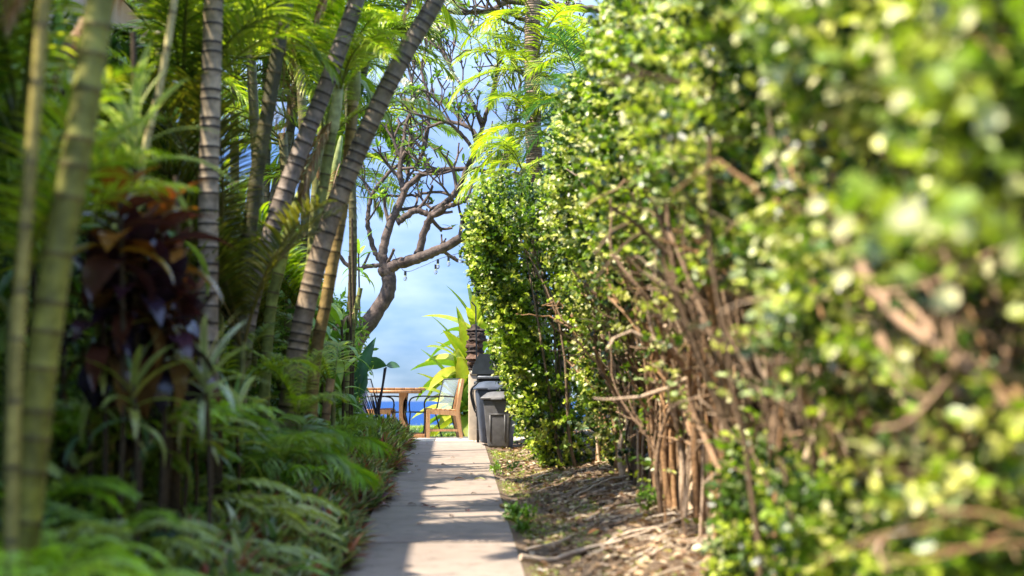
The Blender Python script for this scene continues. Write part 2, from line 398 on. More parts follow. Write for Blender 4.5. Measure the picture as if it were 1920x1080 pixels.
prism(a, [(0, EAVE_Z - 0.14), (0, EAVE_Z), (-4.6, EAVE_Z + 1.4), (-9.2, EAVE_Z), (-9.2, EAVE_Z - 0.14)], (0, 27, 0), (0.3, 0.3, 0.3), origin=(0, -4.6, 0))
a.build('roof', mr_, bld)
for k in range(10):
    fz = 1.7 if k % 2 else 4.6
    wf = Acc(); box(wf, (-0.49, 4.6 * (k // 2), fz), (0.08, 1.5, 1.3), (0.7, 0.7, 0.7)); w = wf.build('window', mb_, bld)
    g = Acc(); box(g, (-0.46, 4.6 * (k // 2), fz), (0.06, 1.36, 1.16), (0, 0, 0)); g.build('pane', mglass, w)

# ------------------------------------------------------------------ patio furniture
def wood_mat(name, c0, c1):
    m, nt, b = node_mat(name)
    t = nt.nodes.new('ShaderNodeTexCoord'); mp = nt.nodes.new('ShaderNodeMapping'); mp.inputs['Scale'].default_value = (30, 30, 3)
    n = nt.nodes.new('ShaderNodeTexNoise'); n.inputs['Scale'].default_value = 1.5; n.inputs['Detail'].default_value = 5
    nt.links.new(t.outputs['Object'], mp.inputs[0]); nt.links.new(mp.outputs[0], n.inputs[0])
    r = ramp(nt, n.outputs[0], [(0.3, c0), (0.7, c1)]); nt.links.new(r.outputs[0], b.inputs['Base Color'])
    b.inputs['Roughness'].default_value = 0.5; bump(nt, b, n.outputs[0], 0.15, 0.003); return m
M_TEAK = wood_mat('oiled teak', (0.36, 0.18, 0.07), (0.58, 0.33, 0.15))
M_TEAK2 = wood_mat('dark teak', (0.28, 0.13, 0.05), (0.46, 0.25, 0.11))
def plain(name, c, rough=0.5, metal=0.0, nz=0.15, scale=20):
    m, nt, b = node_mat(name); n = noise(nt, scale)
    r = ramp(nt, n.outputs[0], [(0.3, tuple(v * (1 - nz) for v in c)), (0.7, tuple(min(1, v * (1 + nz)) for v in c))])
    nt.links.new(r.outputs[0], b.inputs['Base Color']); b.inputs['Roughness'].default_value = rough; b.inputs['Metallic'].default_value = metal
    bump(nt, b, n.outputs[0], 0.12, 0.004); return m
M_BLACK = plain('black powder coat', (0.02, 0.021, 0.024), 0.35)
M_BIN = plain('grey plastic', (0.105, 0.105, 0.112), 0.5, 0, 0.25, 12)
M_BIN2 = plain('blue grey plastic', (0.06, 0.075, 0.11), 0.45, 0, 0.2, 12)
M_HOOD = plain('dark grill enamel', (0.045, 0.052, 0.065), 0.3, 0.2, 0.2, 12)
M_STEEL = plain('dull steel', (0.30, 0.31, 0.33), 0.4, 0.7)
M_CONC = plain('post concrete', (0.52, 0.44, 0.34), 0.85, 0, 0.2, 9)
M_LAV = plain('pale lavender paint', (0.50, 0.44, 0.60), 0.6, 0, 0.12, 12)
M_PALE = plain('weathered pale board', (0.48, 0.50, 0.46), 0.7, 0, 0.15, 12)
msl, nt, b = node_mat('sling mesh')
b.inputs['Base Color'].default_value = (0.42, 0.50, 0.62, 1); b.inputs['Roughness'].default_value = 0.6
tr_ = nt.nodes.new('ShaderNodeBsdfTransparent'); mx_ = nt.nodes.new('ShaderNodeMixShader'); mx_.inputs[0].default_value = 0.80
nt.links.new(b.outputs[0], mx_.inputs[1]); nt.links.new(tr_.outputs[0], mx_.inputs[2]); nt.links.new(mx_.outputs[0], nt.nodes['Material Output'].inputs[0])
M_SLING = msl

# table: top of boards on two shaped trestles
TY = 24.42
tc_ = P(741, 731, TY); tx = tc_.x
table = thing('patio_table', 'orange brown wooden trestle table on the patio, the sea showing under its top', 'table', (tx, TY, PZ))
for k in range(6):
    a = Acc(); box(a, (-0.44 + 0.155 * k + 0.05, 0.5, 0.765), (0.148, 1.25, 0.035), (0.5, 0.5, 0.5)); bevelled(a.build('plank', M_TEAK2, table), 0.006)
a = Acc(); box(a, (0, -0.125, 0.722), (0.80, 0.05, 0.045), (0.5, 0.5, 0.5)); box(a, (0, 1.1, 0.722), (0.80, 0.05, 0.045), (0.5, 0.5, 0.5)); a.build('top_rail', M_TEAK2, table)
for yy in (0.0, 1.0):
    a = Acc()
    prof = [(0.06, 0.066), (0.175, 0.066), (0.185, 0.13), (0.18, 0.2), (0.15, 0.26), (0.125, 0.31), (0.122, 0.5), (0.135, 0.58), (0.17, 0.64), (0.18, 0.70), (0.06, 0.70)]
    prism(a, prof, (0, 0.045, 0), (0.5, 0.5, 0.5), origin=(0, yy, 0)); bevelled(a.build('leg', M_TEAK, table), 0.004)
    a = Acc(); box(a, (0.06, yy + 0.025, 0.032), (0.82, 0.09, 0.06), (0.5, 0.5, 0.5)); bevelled(a.build('foot', M_TEAK2, table), 0.004)

def teak_chair(loc, rotz, label, s=1):
    """side chair without arms, faces -x"""
    t = thing('wooden_chair', label, 'chair', loc, 'wooden chairs at the patio table', rotz)
    for w in (-0.22, 0.22):
        a = Acc(); prism(a, [(-0.25, 0), (-0.20, 0), (-0.195, 0.44), (-0.255, 0.44)], (0, 0.045, 0), (0.5,) * 3, origin=(0, w, 0)); bevelled(a.build('leg', M_TEAK, t), 0.004)
        a = Acc(); prism(a, [(0.27, 0), (0.325, 0), (0.255, 0.36), (0.27, 0.48), (0.345, 0.92), (0.305, 0.93), (0.215, 0.48), (0.205, 0.36)], (0, 0.04, 0), (0.5,) * 3, origin=(0, w, 0)); bevelled(a.build('leg', M_TEAK, t), 0.004)
        a = Acc(); prism(a, [(-0.245, 0.375), (0.215, 0.345), (0.215, 0.42), (-0.245, 0.445)], (0, 0.03, 0), (0.5,) * 3, origin=(0, w + 0.006, 0)); bevelled(a.build('seat_rail', M_TEAK, t), 0.004)
        a = Acc(); prism(a, [(-0.20, 0.10), (0.26, 0.10), (0.25, 0.135), (-0.20, 0.135)], (0, 0.022, 0), (0.5,) * 3, origin=(0, w + 0.01, 0)); bevelled(a.build('stretcher', M_TEAK, t), 0.003)
    for k in range(6):
        a = Acc(); box(a, (-0.205 + 0.078 * k, 0.02, 0.455 - 0.004 * k), (0.066, 0.43, 0.018), (0.5,) * 3); a.build('slat', M_TEAK, t)
    for k in range(5):
        a = Acc(); box(a, (0.285, -0.14 + 0.08 * k, 0.69), (0.02, 0.045, 0.42), (0.5,) * 3, rot=Matrix.Rotation(0.17, 3, 'Y')); a.build('slat', M_TEAK, t)
    a = Acc(); box(a, (0.325, 0.02, 0.89), (0.03, 0.42, 0.07), (0.5,) * 3, rot=Matrix.Rotation(0.17, 3, 'Y')); a.build('back_rail', M_TEAK, t)
    return t
p = P(827, 823, 24.35)
teak_chair((p.x, 24.55, PZ), R(6), 'wooden slatted chair at the right end of the table beside the concrete post')
p = P(706, 823, 24.5)
teak_chair((p.x, 24.75, PZ), R(172), 'wooden chair partly hidden by dark dry stalks left of the table')

def sling_chair(loc, rotz, label):
    t = thing('sling_chair', label, 'chair', loc, 'metal sling chairs at the patio table', rotz)
    def tb(name, pts, r=0.012, n=12):
        a = Acc(); tube(a, smooth_path(pts, n), r, 6, (0.02,) * 3); return a.build(name, M_BLACK, t, smooth=True)
    W = 0.27
    for w in (-W, W):
        tb('frame', [(-0.27, w, 0.40), (0.0, w, 0.395), (0.2, w, 0.42), (0.24, w, 0.47), (0.30, w, 0.7), (0.37, w, 0.93)])
        tb('leg', [(-0.24, w, 0.40), (-0.28, w, 0.0)], n=4)
        tb('leg', [(0.2, w, 0.42), (0.33, w, 0.0)], n=4)
        tb('armrest', [(-0.25, w, 0.41), (-0.26, w, 0.55), (-0.2, w, 0.63), (0.0, w, 0.655), (0.28, w, 0.64)], 0.013)
    tb('back_rail', [(0.37, -W, 0.93), (0.37, W, 0.93)], n=3); tb('seat_rail', [(-0.27, -W, 0.40), (-0.27, W, 0.40)], n=3)
    tb('seat_rail', [(0.21, -W, 0.43), (0.21, W, 0.43)], n=3)
    a = Acc(); pr = smooth_path([(-0.27, 0, 0.41), (0.0, 0, 0.395), (0.2, 0, 0.425), (0.245, 0, 0.47), (0.30, 0, 0.7), (0.365, 0, 0.92)], 18)
    V = []
    for q in pr: V += [(q[0], -W, q[2]), (q[0], W, q[2])]
    a.add(V, [np.array([(2 * i, 2 * i + 1, 2 * i + 3, 2 * i + 2) for i in range(17)])], (0.5,) * 3)
    o = a.build('sling', M_SLING, t, smooth=True); m = o.modifiers.new('thick', 'SOLIDIFY'); m.thickness = 0.004
    return t
p = P(812, 823, 25.0)
sling_chair((p.x - 0.03, 24.98, PZ), R(28), 'black framed chair with pale mesh sling back between table and wooden chair')
p = P(722, 823, 25.0)
sling_chair((p.x, 25.0, PZ), R(160), 'dark thin framed sling chair behind the left end of the table')

# pillar with lava rock and lamp rod
px0 = P(891, 828, 22.9).x
post = thing('stone_pillar', 'pale concrete post with dark rough lava rocks stacked on top', 'pillar', (px0, 22.95, PZ - 0.03))
a = Acc(); box(a, (0, 0, 0.50), (0.20, 0.22, 1.0), (0.5,) * 3); bevelled(a.build('post', M_CONC, post), 0.012)
a = Acc(); box(a, (0.03, 0.0, 0.98 + 0.04), (0.23, 0.25, 0.06), (0.5,) * 3); bevelled(a.build('cap', M_CONC, post), 0.01)
zz = 1.05
for k in range(6):
    r = rnd.uniform(0.085, 0.12)
    import bmesh
    bm = bmesh.new(); bmesh.ops.create_icosphere(bm, subdivisions=3, radius=1)
    for v in bm.verts:
        q = v.co; f = 1 + 0.22 * math.sin(q.x * 3 + k) * math.cos(q.y * 4 + k * 2) + 0.12 * math.sin(q.z * 9 + k) + rnd.uniform(-0.05, 0.05)
        v.co = Vector((q.x * 0.125 * f, q.y * 0.125 * f, q.z * r * f))
    me = bpy.data.meshes.new('rock'); bm.to_mesh(me); bm.free()
    at = me.color_attributes.new('tint', 'FLOAT_COLOR', 'POINT'); c = rnd.choice([(0.09, 0.055, 0.04), (0.05, 0.038, 0.034), (0.14, 0.085, 0.06)])
    at.data.foreach_set('color', np.tile(np.array([*c, 1], np.float32), len(me.vertices)))
    link('rock', me, M_STONE, post, (rnd.uniform(-0.015, 0.03), rnd.uniform(-0.02, 0.02), zz + r * 0.8), rotz=rnd.uniform(0, 6)); zz += r * 0.95
a = Acc(); p0 = P(894, 700, 22.7); p1 = P(892, 575, 22.7); tube(a, [p0, p1], 0.011, 8, (0.02,) * 3); tube(a, [p1, P(884, 566, 22.7)], 0.01, 8, (0.02,) * 3)
tag(a.build('lamp_rod', M_BLACK, smooth=True), 'thin black metal rod standing against the dark rock column', 'rod')

# gas grill
gx = P(912, 770, 22.3); GY = 22.35
grill = thing('gas_grill', 'black gas grill with sloped closed hood above the rubbish bins', 'grill', (gx.x, GY, gz(22.3)))
def zpx(y, Y): return P(900, y, Y).z - gz(22.3)
z1, z0 = zpx(664, GY), zpx(702, GY)
a = Acc(); prism(a, [(-0.215, z0), (0.24, z0), (0.24, z1), (-0.09, z1), (-0.12, z1 - 0.02), (-0.19, z0 + 0.12)], (0, 0.4, 0), (0.5,) * 3, origin=(0, -0.2, 0)); bevelled(a.build('hood', M_HOOD, grill), 0.012)
a = Acc(); tube(a, [(-0.235, -0.19, z0 + 0.05), (-0.235, 0.19, z0 + 0.05)], 0.012, 8, (0.3,) * 3); a.build('handle', M_STEEL, grill)
a = Acc(); box(a, (0.03, 0, z0 - 0.10), (0.34, 0.38, 0.19), (0.5,) * 3); bevelled(a.build('firebox', M_BLACK, grill), 0.01)
a = Acc(); box(a, (0.05, -0.06, zpx(708, GY)), (0.36, 0.52, 0.035), (0.5,) * 3); bevelled(a.build('side_shelf', M_STEEL, grill), 0.008)
for sx in (-0.12, 0.2):
    for sy in (-0.16, 0.16):
        a = Acc(); box(a, (sx, sy, (z0 - 0.15) / 2), (0.035, 0.035, z0 - 0.15), (0.5,) * 3); a.build('leg', M_BLACK, grill)
a = Acc(); box(a, (0.04, 0, 0.18), (0.36, 0.36, 0.02), (0.5,) * 3); a.build('bottom_shelf', M_BLACK, grill)
for k in range(3):
    a = Acc(); tube(a, smooth_path([(-0.13, -0.21, z0 - 0.12), (-0.19 - 0.02 * k, -0.22, z0 - 0.25), (-0.17, -0.22, 0.55 - 0.05 * k), (-0.1, -0.21, 0.42)], 12), 0.007 + 0.002 * k, 6, (0.02,) * 3); a.build('gas_hose', M_BLACK, grill, smooth=True)
for k in range(2):
    a = Acc(); tube(a, [(-0.145, -0.1 + 0.2 * k, z0 - 0.12), (-0.18, -0.1 + 0.2 * k, z0 - 0.12)], 0.025, 10, (0.3,) * 3); a.build('knob', M_STEEL, grill)
a = Acc(); box(a, (-0.08, -0.19, zpx(775, GY)), (0.15, 0.1, 0.09), (0.5,) * 3); bevelled(a.build('grease_box', M_BLACK, grill), 0.008)

# rubbish bins
def bin_(loc, rotz, s, mat, label):
    t = thing('rubbish_bin', label, 'bin', loc, 'plastic rubbish bins beside the grill', rotz)
    H, W0, W1 = 0.64 * s, 0.29 * s, 0.40 * s
    a = Acc(); box(a, (0, 0, H / 2), (W0, W0, H), (0.5,) * 3, taper=W1 / W0); bevelled(a.build('body', mat, t), 0.03, 3)
    a = Acc(); box(a, (0, 0, H + 0.012), (W1 + 0.05, W1 + 0.05, 0.035), (0.5,) * 3); bevelled(a.build('rim', mat, t), 0.012)
    a = Acc(); N = 9; V = []; hw = W1 / 2 + 0.015
    for j in range(N):
        for i in range(N):
            u, v = i / (N - 1) * 2 - 1, j / (N - 1) * 2 - 1
            V.append((u * hw, v * hw, H + 0.03 + 0.075 * s * (1 - u ** 4) ** 0.6 * (1 - v ** 4) ** 0.6))
    F = [(j * N + i, j * N + i + 1, (j + 1) * N + i + 1, (j + 1) * N + i) for j in range(N - 1) for i in range(N - 1)]
    a.add(V, [np.array(F)], (0.5,) * 3); a.build('lid', mat, t, smooth=True)
    slope = (W1 - W0) / 2 / H
    for (c, wz, hh) in ((0.0, 0.20 * s, 0.36 * s),):
        fr = Acc(); y0 = -W0 / 2 - slope * 0.1; ang = math.atan(slope)
        for (bx_, bz, sx, sz) in ((-wz / 2, 0.2 * s + hh / 2, 0.016, hh), (wz / 2, 0.2 * s + hh / 2, 0.016, hh), (0, 0.2 * s + hh, wz + .016, 0.016)):
            zc = bz - 0.12 * s; box(fr, (bx_, -W0 / 2 - slope * zc - 0.003, zc), (sx, 0.012, sz), (0.5,) * 3, rot=Matrix.Rotation(ang, 3, 'X'))
        fr.build('panel_ridge', mat, t)
    a = Acc(); box(a, (0, -W1 / 2 - 0.035, H + 0.0), (0.16 * s, 0.03, 0.025), (0.5,) * 3); bevelled(a.build('handle', mat, t), 0.006)
    return t
bp = P(938, 838, 21.2)
bin_((bp.x, 21.15, gz(21.2) + 0.0), R(-14), 1.02, M_BIN, 'grey plastic bin with a domed lid, the front one beside the path end')
bp = P(925, 828, 21.75)
bin_((bp.x - 0.01, 21.75, gz(21.7) + 0.03), R(4), 1.16, M_BIN2, 'taller dark blue grey bin just behind the front bin')

# pale lavender bench end half hidden by plants at the left end of the patio
bx0 = P(681, 808, 23.3)
bench = thing('garden_bench', 'pale lavender painted wooden bench end showing behind the grass tufts', 'bench', (bx0.x, 23.3, PZ))
pz = lambda y: P(680, y, 23.3).z - PZ
a = Acc(); box(a, (0, 0, pz(728) / 2 - 0.0), (0.10, 0.07, pz(728)), (0.5,) * 3); bevelled(a.build('post', M_LAV, bench), 0.006)
for k in range(4):
    a = Acc(); box(a, (-0.17, 0.05 + 0.03 * k, pz(752) - 0.035 * k + 0.02), (0.30, 0.02, 0.028), (0.5,) * 3, rot=Matrix.Rotation(0.75, 3, 'Y')); a.build('slat', M_LAV, bench)
a = Acc(); box(a, (-0.22, 0.03, pz(779)), (0.36, 0.3, 0.04), (0.5,) * 3); bevelled(a.build('seat', M_PALE, bench), 0.006)
for k in range(3):
    a = Acc(); box(a, (-0.09 - 0.1 * k, -0.05, pz(798)), (0.085, 0.025, 0.2), (0.5,) * 3); bevelled(a.build('board', M_PALE, bench), 0.005)

# ------------------------------------------------------------------ palms
def frond_mesh(name, L, el0, droop, pairs=38, ll=0.42, lw=0.026, vee=0.5, hang=0.9, cols=((0.10, 0.20, 0.02), (0.16, 0.27, 0.02)), rach=(0.22, 0.24, 0.04), petiole=0.16, seed=0, seg=4, bend=0.0):
    """one arching feather frond: rachis plus two rows of leaflets"""
    a = Acc(); n = 26
    t = np.linspace(0, 1, n); E = el0 - droop * t ** 1.3; A = bend * t ** 1.5
    D = np.stack([np.cos(E) * np.cos(A), np.cos(E) * np.sin(A), np.sin(E)], -1)
    C = np.vstack([[0, 0, 0], np.cumsum((D[:-1] + D[1:]) / 2 * L / (n - 1), 0)])
    tube(a, C, np.linspace(0.016, 0.003, n) * L / 1.6, 4, rach, cap=False)
    u = np.linspace(petiole, 0.985, pairs).repeat(2) + rng.normal(0, 0.004, pairs * 2)
    side = np.tile([1.0, -1.0], pairs); u = np.clip(u, 0, 1)
    ip = lambda arr: np.stack([np.interp(u, t, arr[:, k]) for k in range(3)], -1)
    B, T = ip(C), unit(ip(D))
    S = unit(np.cross(np.array([0, 0, 1.0]), T)); U = np.cross(T, S)
    fw = 0.55 + 0.75 * u ** 2 + rng.normal(0, 0.06, len(u))
    d = unit(T * fw[:, None] + S * side[:, None] + U * (vee + rng.normal(0, 0.12, len(u)))[:, None])
    ln = ll * (0.35 + 0.65 * np.sin(np.pi * np.clip((u - petiole) / (1 - petiole) * 0.85 + 0.12, 0, 1))) * rng.uniform(0.9, 1.1, len(u))
    cc = mixcol(len(u), cols, [1] * len(cols), 0.12)
    ribbons(a, B, np.arctan2(d[:, 1], d[:, 0]), np.arcsin(np.clip(d[:, 2], -1, 1)), ln, lw * rng.uniform(0.85, 1.15, len(u)),
            hang * rng.uniform(0.7, 1.3, len(u)), seg=seg, prof=(0.5, 1, 0.95, 0.6, 0.08), fold=0.3, roll=side * -0.35 + rng.normal(0, 0.15, len(u)), col=cc)
    return a.mesh(name)
FR = {}
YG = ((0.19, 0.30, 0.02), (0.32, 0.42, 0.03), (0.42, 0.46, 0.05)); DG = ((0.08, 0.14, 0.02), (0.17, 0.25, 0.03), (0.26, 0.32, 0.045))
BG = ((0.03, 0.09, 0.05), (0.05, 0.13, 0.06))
for k, (el, dr) in enumerate([(1.35, 1.0), (1.15, 1.3), (0.95, 1.5), (0.7, 1.5), (0.4, 1.4), (0.1, 1.2), (-0.3, 0.9)]):
    FR['y', k] = frond_mesh('frond', 1.7, el, dr, cols=YG, seed=k, bend=rnd.uniform(-0.3, 0.3))
    FR['d', k] = frond_mesh('frond', 1.7, el, dr, cols=DG, rach=(0.12, 0.14, 0.03), seed=k, bend=rnd.uniform(-0.3, 0.3))
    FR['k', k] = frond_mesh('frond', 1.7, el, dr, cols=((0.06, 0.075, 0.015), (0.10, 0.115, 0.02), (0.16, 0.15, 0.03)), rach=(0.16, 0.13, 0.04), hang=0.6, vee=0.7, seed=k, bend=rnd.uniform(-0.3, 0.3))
    FR['b', k] = frond_mesh('frond', 1.7, el, dr, cols=BG, rach=(0.1, 0.14, 0.06), pairs=46, lw=0.02, ll=0.34, hang=0.5, seed=k, bend=rnd.uniform(-0.2, 0.2))
SHX, SHY = -to_sun.x / to_sun.z, -to_sun.y / to_sun.z
def shades(p):
    """True where a point would throw its shadow on the sunny half of the path or on the sunny face of a hedge"""
    x, y, z = p; h = z - gz(y); gx_, gy_ = x + SHX * h, y + SHY * h
    if -0.30 < gx_ < 0.75 and 8.3 < gy_ < 22.6 and not (10.25 < gy_ < 10.5 or 11.05 < gy_ < 12.3 or 16.05 < gy_ < 16.5): return True
    for (X, y0, y1) in ((0.45, 16.0, 21.6), (1.1, 2.0, 17.0)):
        hh = h - (X - x) / SHX; yy = y + SHY * (X - x) / SHX
        if x < X and (0.1 if X < 1 else 1.9) < hh < 3.6 and y0 < yy < y1: return True
    return False
for k in (5, 6):
    FR['x', k] = frond_mesh('dry_frond', 1.4, (-0.6, -0.9)[k - 5], 0.6, cols=((0.30, 0.19, 0.09), (0.40, 0.28, 0.15), (0.22, 0.13, 0.06)), rach=(0.32, 0.22, 0.12), pairs=30, hang=1.5, seed=k)
FC = {}
def frond_pts(me):
    if me.name not in FC:
        v = np.empty(len(me.vertices) * 3, np.float32); me.vertices.foreach_get('co', v); v = v.reshape(-1, 3)
        FC[me.name] = v[rng.integers(0, len(v), 14)]
    return FC[me.name]
def frond_ok(me, org, az, s, limit=0.16):
    v = frond_pts(me) * s; c, q = math.cos(az), math.sin(az)
    k = sum(shades((org[0] + a * c - b * q, org[1] + a * q + b * c, org[2] + z)) for a, b, z in v)
    return k <= limit * len(v)
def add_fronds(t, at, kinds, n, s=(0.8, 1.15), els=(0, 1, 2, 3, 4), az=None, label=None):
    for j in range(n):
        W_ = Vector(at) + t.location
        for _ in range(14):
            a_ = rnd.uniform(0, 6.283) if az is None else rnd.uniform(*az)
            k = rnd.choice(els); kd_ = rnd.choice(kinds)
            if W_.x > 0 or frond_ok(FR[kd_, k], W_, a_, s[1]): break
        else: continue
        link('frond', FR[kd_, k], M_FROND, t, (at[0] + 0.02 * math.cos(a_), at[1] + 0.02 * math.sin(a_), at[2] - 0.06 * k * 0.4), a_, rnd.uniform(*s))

def ringed_trunk(name, pts, r0, r1, body, dark, gap=0.10, parent=None, mat=M_CANE, sides=11, base=None, jit=0.25, upper=None):
    """cane with leaf scars: every ring is a raised, dark band"""
    P0 = smooth_path(pts, 60); s = np.concatenate([[0], np.cumsum(np.linalg.norm(np.diff(P0, axis=0), axis=1))]); tot = s[-1]
    st, rd, cl = [], [], []; u = 0.0
    body, dark = np.array(body), np.array(dark); ub = body if upper is None else np.array(upper)
    while u < tot - 0.02:
        g = gap * rnd.uniform(0.55, 1.4); f = u / tot; r = r0 + (r1 - r0) * f ** 0.8
        bd = (body * (1 - f) + ub * f) * rnd.uniform(1 - jit, 1 + jit)
        for du, k, c in ((0.0, 1.0, bd), (0.004, 1.03, dark), (0.016, 1.035, dark * 0.8), (0.024, 1.0, bd * 1.08), (g * 0.55, 0.975, bd), (g * 0.95, 0.99, bd * 0.9)):
            st.append(min(u + du, tot)); rd.append(r * k); cl.append(c)
        u += g
    if base: rd = [r * (1 + base * math.exp(-q / 0.25)) for r, q in zip(rd, st)]
    C = np.stack([np.interp(st, s, P0[:, k]) for k in range(3)], -1)
    if parent is not None: C = C - np.array(parent.location)
    a = Acc(); tube(a, C, rd, sides, cols=cl)
    a.V[-1] = a.V[-1]
    return a.build(name, mat, parent, smooth=True), P0[-1], r1

def cane_palm(pix, Y, r0, r1, body, dark, label, gap=0.1, crown=8, kinds='y', els=(0, 1, 2, 3, 4), shaft=None, name='palm_tree', s=(0.85, 1.2), az=None, Yend=None, upper=None, jit=0.25, cat='palm', Yb=None):
    n = len(pix); Ye = Y if Yend is None else Yend
    pts = [P(x, y, Y + (Ye - Y) * i / (n - 1)) for i, (x, y) in enumerate(pix)]
    b = pts[0].copy(); gzb = ground_z(b.x, b.y) - 0.05
    if b.z > gzb + 0.02:                     # carry the cane down to the soil
        d = (pts[0] - pts[1]).normalized(); k = min(1.0, (b.z - gzb) / max(0.3, -d.z)); q = b + d * k; q.z = gzb; pts = [q] + pts
    base = pts[0]
    t = thing(name, label, cat, base, 'palms of the left bed')
    tr, top, r = ringed_trunk('trunk', pts, r0, r1, body, dark, gap, t, base=0.25, upper=upper, jit=jit)
    d = Vector(unit(np.array(pts[-1] - pts[-2])))
    top = Vector(top)
    if shaft:
        c, L = shaft; a = Acc(); q = [top + d * L * f - base for f in (0, 0.1, 0.5, 0.85, 1)]
        tube(a, q, [r1 * 0.98, r1 * 1.25, r1 * 1.12, r1 * 0.8, r1 * 0.45], 12, c); a.build('crown_shaft', M_CANE, t, smooth=True); top = top + d * L * 0.9
    if crown:
        add_fronds(t, top - base, kinds, crown, s, els, az)
        for j in range(rnd.choice((0, 1, 1))): link('dry_frond', FR['x', rnd.choice((5, 6))], M_LITTER, t, top - base - Vector((0, 0, 0.25)), rnd.uniform(1.6, 4.6), rnd.uniform(0.5, 0.8))
    return t
GREY, DK = (0.40, 0.33, 0.26), (0.06, 0.045, 0.035)
GREEN, GDK = (0.16, 0.17, 0.035), (0.10, 0.075, 0.03)
LIME = (0.24, 0.27, 0.06)
cane_palm([(20, 1010), (32, 640), (62, 250), (82, 0), (100, -260)], 5.3, 0.026, 0.022, (0.28, 0.23, 0.06), (0.14, 0.11, 0.05), 'thin yellowish cane at the far edge of the bed, blurred', gap=0.2, crown=6, kinds='yd', els=(1, 2, 3, 4), s=(0.6, 0.9), az=(1.9, 4.4), shaft=((0.2, 0.26, 0.06), 0.3))
cane_palm([(52, 930), (78, 690), (108, 480), (150, 250), (188, 0), (220, -250)], 5.6, 0.062, 0.050, (0.17, 0.155, 0.02), (0.12, 0.095, 0.03), 'thick green ringed palm cane leaning right, wide and blurred, nearest to the camera', gap=0.17, crown=6, kinds='yd', els=(2, 3, 4, 5), s=(0.6, 0.9), az=(1.9, 4.4), shaft=((0.2, 0.26, 0.06), 0.3), upper=(0.19, 0.20, 0.05))
cane_palm([(215, 760), (262, 340), (300, 160), (328, -10), (345, -200)], 8.2, 0.024, 0.018, (0.42, 0.36, 0.16), (0.2, 0.15, 0.07), 'slender straw coloured cane above the dark purple shrub', gap=0.22, crown=6, kinds='d', els=(2, 3, 4, 5), az=(1.6, 4.4))
cane_palm([(392, 930), (390, 620), (390, 420), (394, 220), (400, 0), (408, -260)], 10.6, 0.076, 0.066, (0.17, 0.14, 0.12), (0.035, 0.025, 0.02), 'straight pale palm trunk with evenly spaced dark rings', gap=0.105, crown=8, kinds='yd', els=(2, 3, 4, 5), az=(1.2, 5.0), upper=(0.36, 0.27, 0.15))
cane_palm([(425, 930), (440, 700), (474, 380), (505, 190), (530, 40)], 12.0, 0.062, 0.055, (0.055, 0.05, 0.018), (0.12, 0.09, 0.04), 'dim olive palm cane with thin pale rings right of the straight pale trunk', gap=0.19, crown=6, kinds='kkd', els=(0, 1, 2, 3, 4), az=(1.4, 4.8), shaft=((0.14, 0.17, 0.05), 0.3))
cane_palm([(425, 960), (462, 610), (510, 430), (560, 290), (615, 150), (665, 10), (720, -160)], 12.5, 0.082, 0.066, (0.24, 0.19, 0.155), (0.05, 0.038, 0.03), 'grey ringed palm trunk leaning right, the left one of the leaning pair', gap=0.10, crown=6, kinds='y', els=(2, 3, 4, 5), upper=(0.15, 0.12, 0.10))
cane_palm([(515, 960), (560, 640), (610, 440), (660, 310), (720, 175), (770, 80), (822, -10), (890, -170)], 12.8, 0.092, 0.072, (0.30, 0.22, 0.15), (0.055, 0.04, 0.03), 'thick brown ringed palm trunk leaning far right against the sky', gap=0.105, crown=6, kinds='y', els=(2, 3, 4, 5), upper=(0.09, 0.075, 0.045))
cane_palm([(485, 960), (503, 620), (525, 500), (552, 400), (575, 340)], 13.3, 0.052, 0.048, LIME, (0.15, 0.12, 0.05), 'slim lime green cane between the two leaning ringed trunks', gap=0.17, crown=6, kinds='y', els=(0, 0, 1, 2, 3), s=(0.6, 0.85), shaft=((0.42, 0.47, 0.26), 0.45))
cane_palm([(530, 970), (545, 740), (572, 560), (590, 450), (606, 350), (622, 250)], 13.2, 0.05, 0.045, (0.22, 0.24, 0.07), (0.12, 0.1, 0.04), 'green palm cane with a pale sheath hugging the brown leaning trunk', gap=0.16, crown=6, kinds='y', els=(0, 1, 2, 3), s=(0.6, 0.85), shaft=((0.40, 0.42, 0.2), 0.5))
cane_palm([(575, 970), (588, 700), (612, 560), (640, 400), (655, 280), (662, 190)], 14.0, 0.062, 0.052, (0.22, 0.15, 0.05), (0.12, 0.08, 0.03), 'olive brown cane behind the brown leaning trunk with fronds at its top', gap=0.18, crown=6, kinds='y', els=(0, 1, 2, 3), s=(0.6, 0.85), shaft=((0.22, 0.22, 0.06), 0.4))
cane_palm([(600, 960), (604, 860), (612, 770), (620, 710)], 14.6, 0.045, 0.04, (0.3, 0.2, 0.1), (0.12, 0.08, 0.04), 'short brown cane stump rising behind the trunk bases', gap=0.12, crown=0)
cane_palm([(580, 940), (590, 640), (602, 460), (628, 320)], 17.2, 0.04, 0.035, (0.2, 0.22, 0.06), (0.12, 0.1, 0.04), 'slender farther palm whose feathery fronds reach over the bare tree', gap=0.17, crown=6, kinds='yb', els=(0, 1, 2, 3, 4), shaft=((0.25, 0.3, 0.1), 0.4), az=(-2.2, 1.6))
cane_palm([(650, 900), (652, 700), (664, 600), (676, 540)], 19.2, 0.035, 0.03, (0.2, 0.22, 0.06), (0.12, 0.1, 0.04), 'low feather palm in front of the bare tree trunk', gap=0.15, crown=6, kinds='yb', els=(0, 1, 2, 3, 4), s=(0.35, 0.65))
